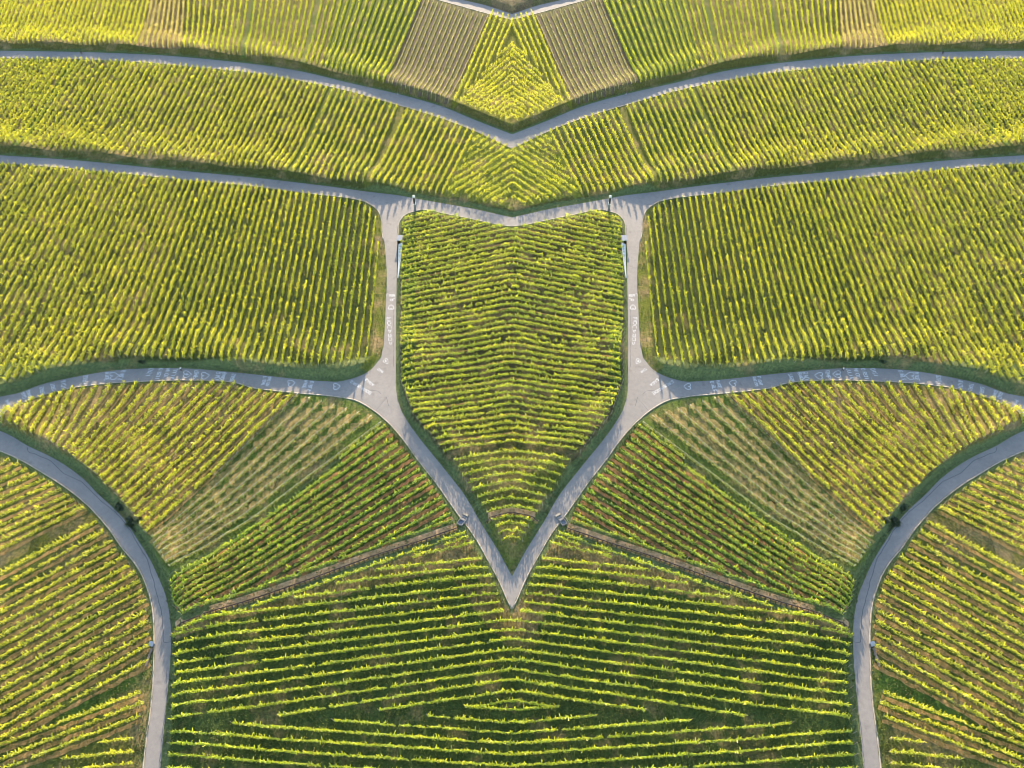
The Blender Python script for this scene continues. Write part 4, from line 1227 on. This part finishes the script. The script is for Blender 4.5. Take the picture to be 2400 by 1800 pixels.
def person(loc, rot, pose, top, legs, label, group):
    root = link('person', None, loc=loc, rotz=rot, label=label, cat='person', group=group)
    if pose == 'walk':
        pel, chest, neck, head = (0, 0, .95), (0, .02, 1.32), (0, .03, 1.5), (0, .06, 1.66)
        kn, an, toe = [(.10, .22, .52), (-.10, -.02, .5)], [(.10, .30, .08), (-.10, -.34, .16)], [(.10, .46, .04), (-.10, -.22, .03)]
        el, wr, ha = [(.25, -.14, 1.16), (-.25, .12, 1.15)], [(.26, -.02, .95), (-.26, .32, 1.02)], [(.26, .04, .88), (-.26, .40, .99)]
    else:
        pel, chest, neck, head = (0, -.25, .98), (0, .05, 1.32), (0, .16, 1.47), (0, .24, 1.62)
        kn, an, toe = [(.12, .12, .86), (-.12, .1, .62)], [(.11, .04, .46), (-.11, -.02, .2)], [(.11, .2, .42), (-.11, .14, .16)]
        el, wr, ha = [(.26, .22, 1.14), (-.26, .22, 1.14)], [(.25, .46, 1.06), (-.25, .46, 1.06)], [(.25, .53, 1.04), (-.25, .53, 1.04)]
    hip = [(.1, pel[1], pel[2] - .06), (-.1, pel[1], pel[2] - .06)]
    shd = [(.19, chest[1] + .01, chest[2] + .1), (-.19, chest[1] + .01, chest[2] + .1)]
    J = [(pel, .13), (chest, .15), (neck, .055), (head, .1)]
    B = [(0, 1), (1, 2), (2, 3)]
    for k in (0, 1):
        b = len(J)
        J += [(hip[k], .095), (kn[k], .06), (an[k], .042), (toe[k], .035)]; B += [(0, b), (b, b + 1), (b + 1, b + 2), (b + 2, b + 3)]
        c = len(J)
        J += [(shd[k], .06), (el[k], .042), (wr[k], .03), (ha[k], .035)]; B += [(1, c), (c, c + 1), (c + 1, c + 2), (c + 2, c + 3)]
        hd = Vector(ha[k]) - Vector(wr[k]); hd.normalize()
        for fi in range(5):
            a = len(J)
            sx = (fi - 1.5) * .018 if fi < 4 else (-.045 if k == 0 else .045)
            base = Vector(ha[k]) + Vector((sx, 0, 0)) + hd * (.02 if fi < 4 else -.02)
            J += [(tuple(base), .009), (tuple(base + hd * (.045 + .008 * (1 - abs(fi - 1.5))) + Vector((0, 0, -.015))), .008)]
            B += [(c + 3, a), (a, a + 1)]
    # nose and chin give the head a face side
    n = len(J)
    J += [((head[0], head[1] + .115, head[2] - .01), .018), ((head[0], head[1] + .07, head[2] - .1), .04)]
    B += [(3, n), (3, n + 1)]
    skin_body('body', J, B, M['skin'], root)
    sj = [(pel, .15), (chest, .175), ((neck[0], neck[1] - .01, neck[2] - .06), .075)]; sb = [(0, 1), (1, 2)]
    for k in (0, 1):
        b = len(sj); sj += [(shd[k], .08), (tuple(Vector(shd[k]).lerp(Vector(el[k]), .9)), .06), (tuple(Vector(el[k]).lerp(Vector(wr[k]), .8)), .045)]; sb += [(1, b), (b, b + 1), (b + 1, b + 2)]
    skin_body('shirt', sj, sb, top, root)
    tj = [((pel[0], pel[1], pel[2] + .02), .145)]; tb = []
    for k in (0, 1):
        b = len(tj); tj += [(hip[k], .115), (kn[k], .08), (tuple(Vector(kn[k]).lerp(Vector(an[k]), .92)), .06)]; tb += [(0, b), (b, b + 1), (b + 1, b + 2)]
    skin_body('trousers', tj, tb, legs, root)
    hb = Builder().ball((head[0], head[1] - .02, head[2] + .035), .118, 2, (.95, 1.05, .9))
    link('hair', hb.mesh('hair', M['hair'], True), root)
    for k in (0, 1):
        v = Vector(toe[k]) - Vector(an[k])
        link('shoe', Builder().box((.1, .27, .09), tuple(Vector(an[k]).lerp(Vector(toe[k]), .55) + Vector((0, 0, -.01))), None, .03).mesh('shoe', M['rubber']), root)
    return root

def bicycle(loc, rot, label):
    root = link('bicycle', None, loc=loc, rotz=rot, label=label, cat='bicycle', group='bicycles on the upper road')
    for y in (-.52, .54):
        w = link('wheel', Builder().ring((0, y, .34), .315, .012, n=24, k=6).tube((-.04, y, .34), (.04, y, .34), .03).mesh('wheel', M['steel']), root)
        link('tyre', Builder().ring((0, y, .34), .335, .022, n=24, k=8).mesh('tyre', M['rubber']), w)
    f = Builder()
    bb, seat, hd, hd2 = (0, -.08, .3), (0, -.24, .86), (0, .36, .84), (0, .4, .66)
    f.tube(bb, seat, .02).tube(seat, hd, .02).tube(bb, hd2, .022).tube(hd, hd2, .022).tube((.0, -.52, .34), bb, .015).tube((0, -.52, .34), (0, -.2, .74), .012).tube(hd2, (0, .54, .34), .018)
    link('frame', f.mesh('frame', M['black']), root)
    link('saddle', Builder().box((.14, .26, .05), (0, -.26, .91), None, .02).mesh('saddle', M['rubber']), root)
    link('handlebar', Builder().tube((0, .36, .84), (0, .42, 1.0), .015).tube((-.27, .5, 1.02), (.27, .5, 1.02), .014).tube((0, .42, 1.0), (0, .5, 1.02), .014).mesh('handlebar', M['rubber']), root)
    for k, z in ((.09, .46), (-.09, .16)):
        link('pedal', Builder().box((.09, .08, .03), (k, -.08 + (.12 if z > .3 else 0), z - .02 + .0), None, .006).tube((k * .5, -.08, .3), (k * .6, -.08, z), .012).mesh('pedal', M['rubber']), root)

for side, s in ((1, 'left'), (-1, 'right')):
    o = at_px(192, 127.5); o.x *= side; o.z = .03
    r = -math.pi / 2 * side + 0.1 * side
    bicycle(o, r, 'dark bicycle ridden along the upper %s road' % s)
    person(o, r, 'ride', M['cloth_dark'], M['cloth_dark'], 'person in dark clothes riding a bicycle on the upper %s road' % s, 'riders on the upper road')
    o = at_px(426, 869.5); o.x *= side; o.z = .03
    person(o, math.pi / 2 * side, 'walk', M['cloth_white'], M['cloth_dark'], 'person in a white top and dark trousers walking on the lettered %s road' % s, 'walkers on the lettered road')
    o = at_px(933, 224); o.x *= side; o.z = .03
    person(o, 0.4 * side, 'walk', M['cloth_dark'], M['cloth_grey'], 'person in a dark top and grey trousers below the fallow plot at %s' % s, 'walkers on the upper road')
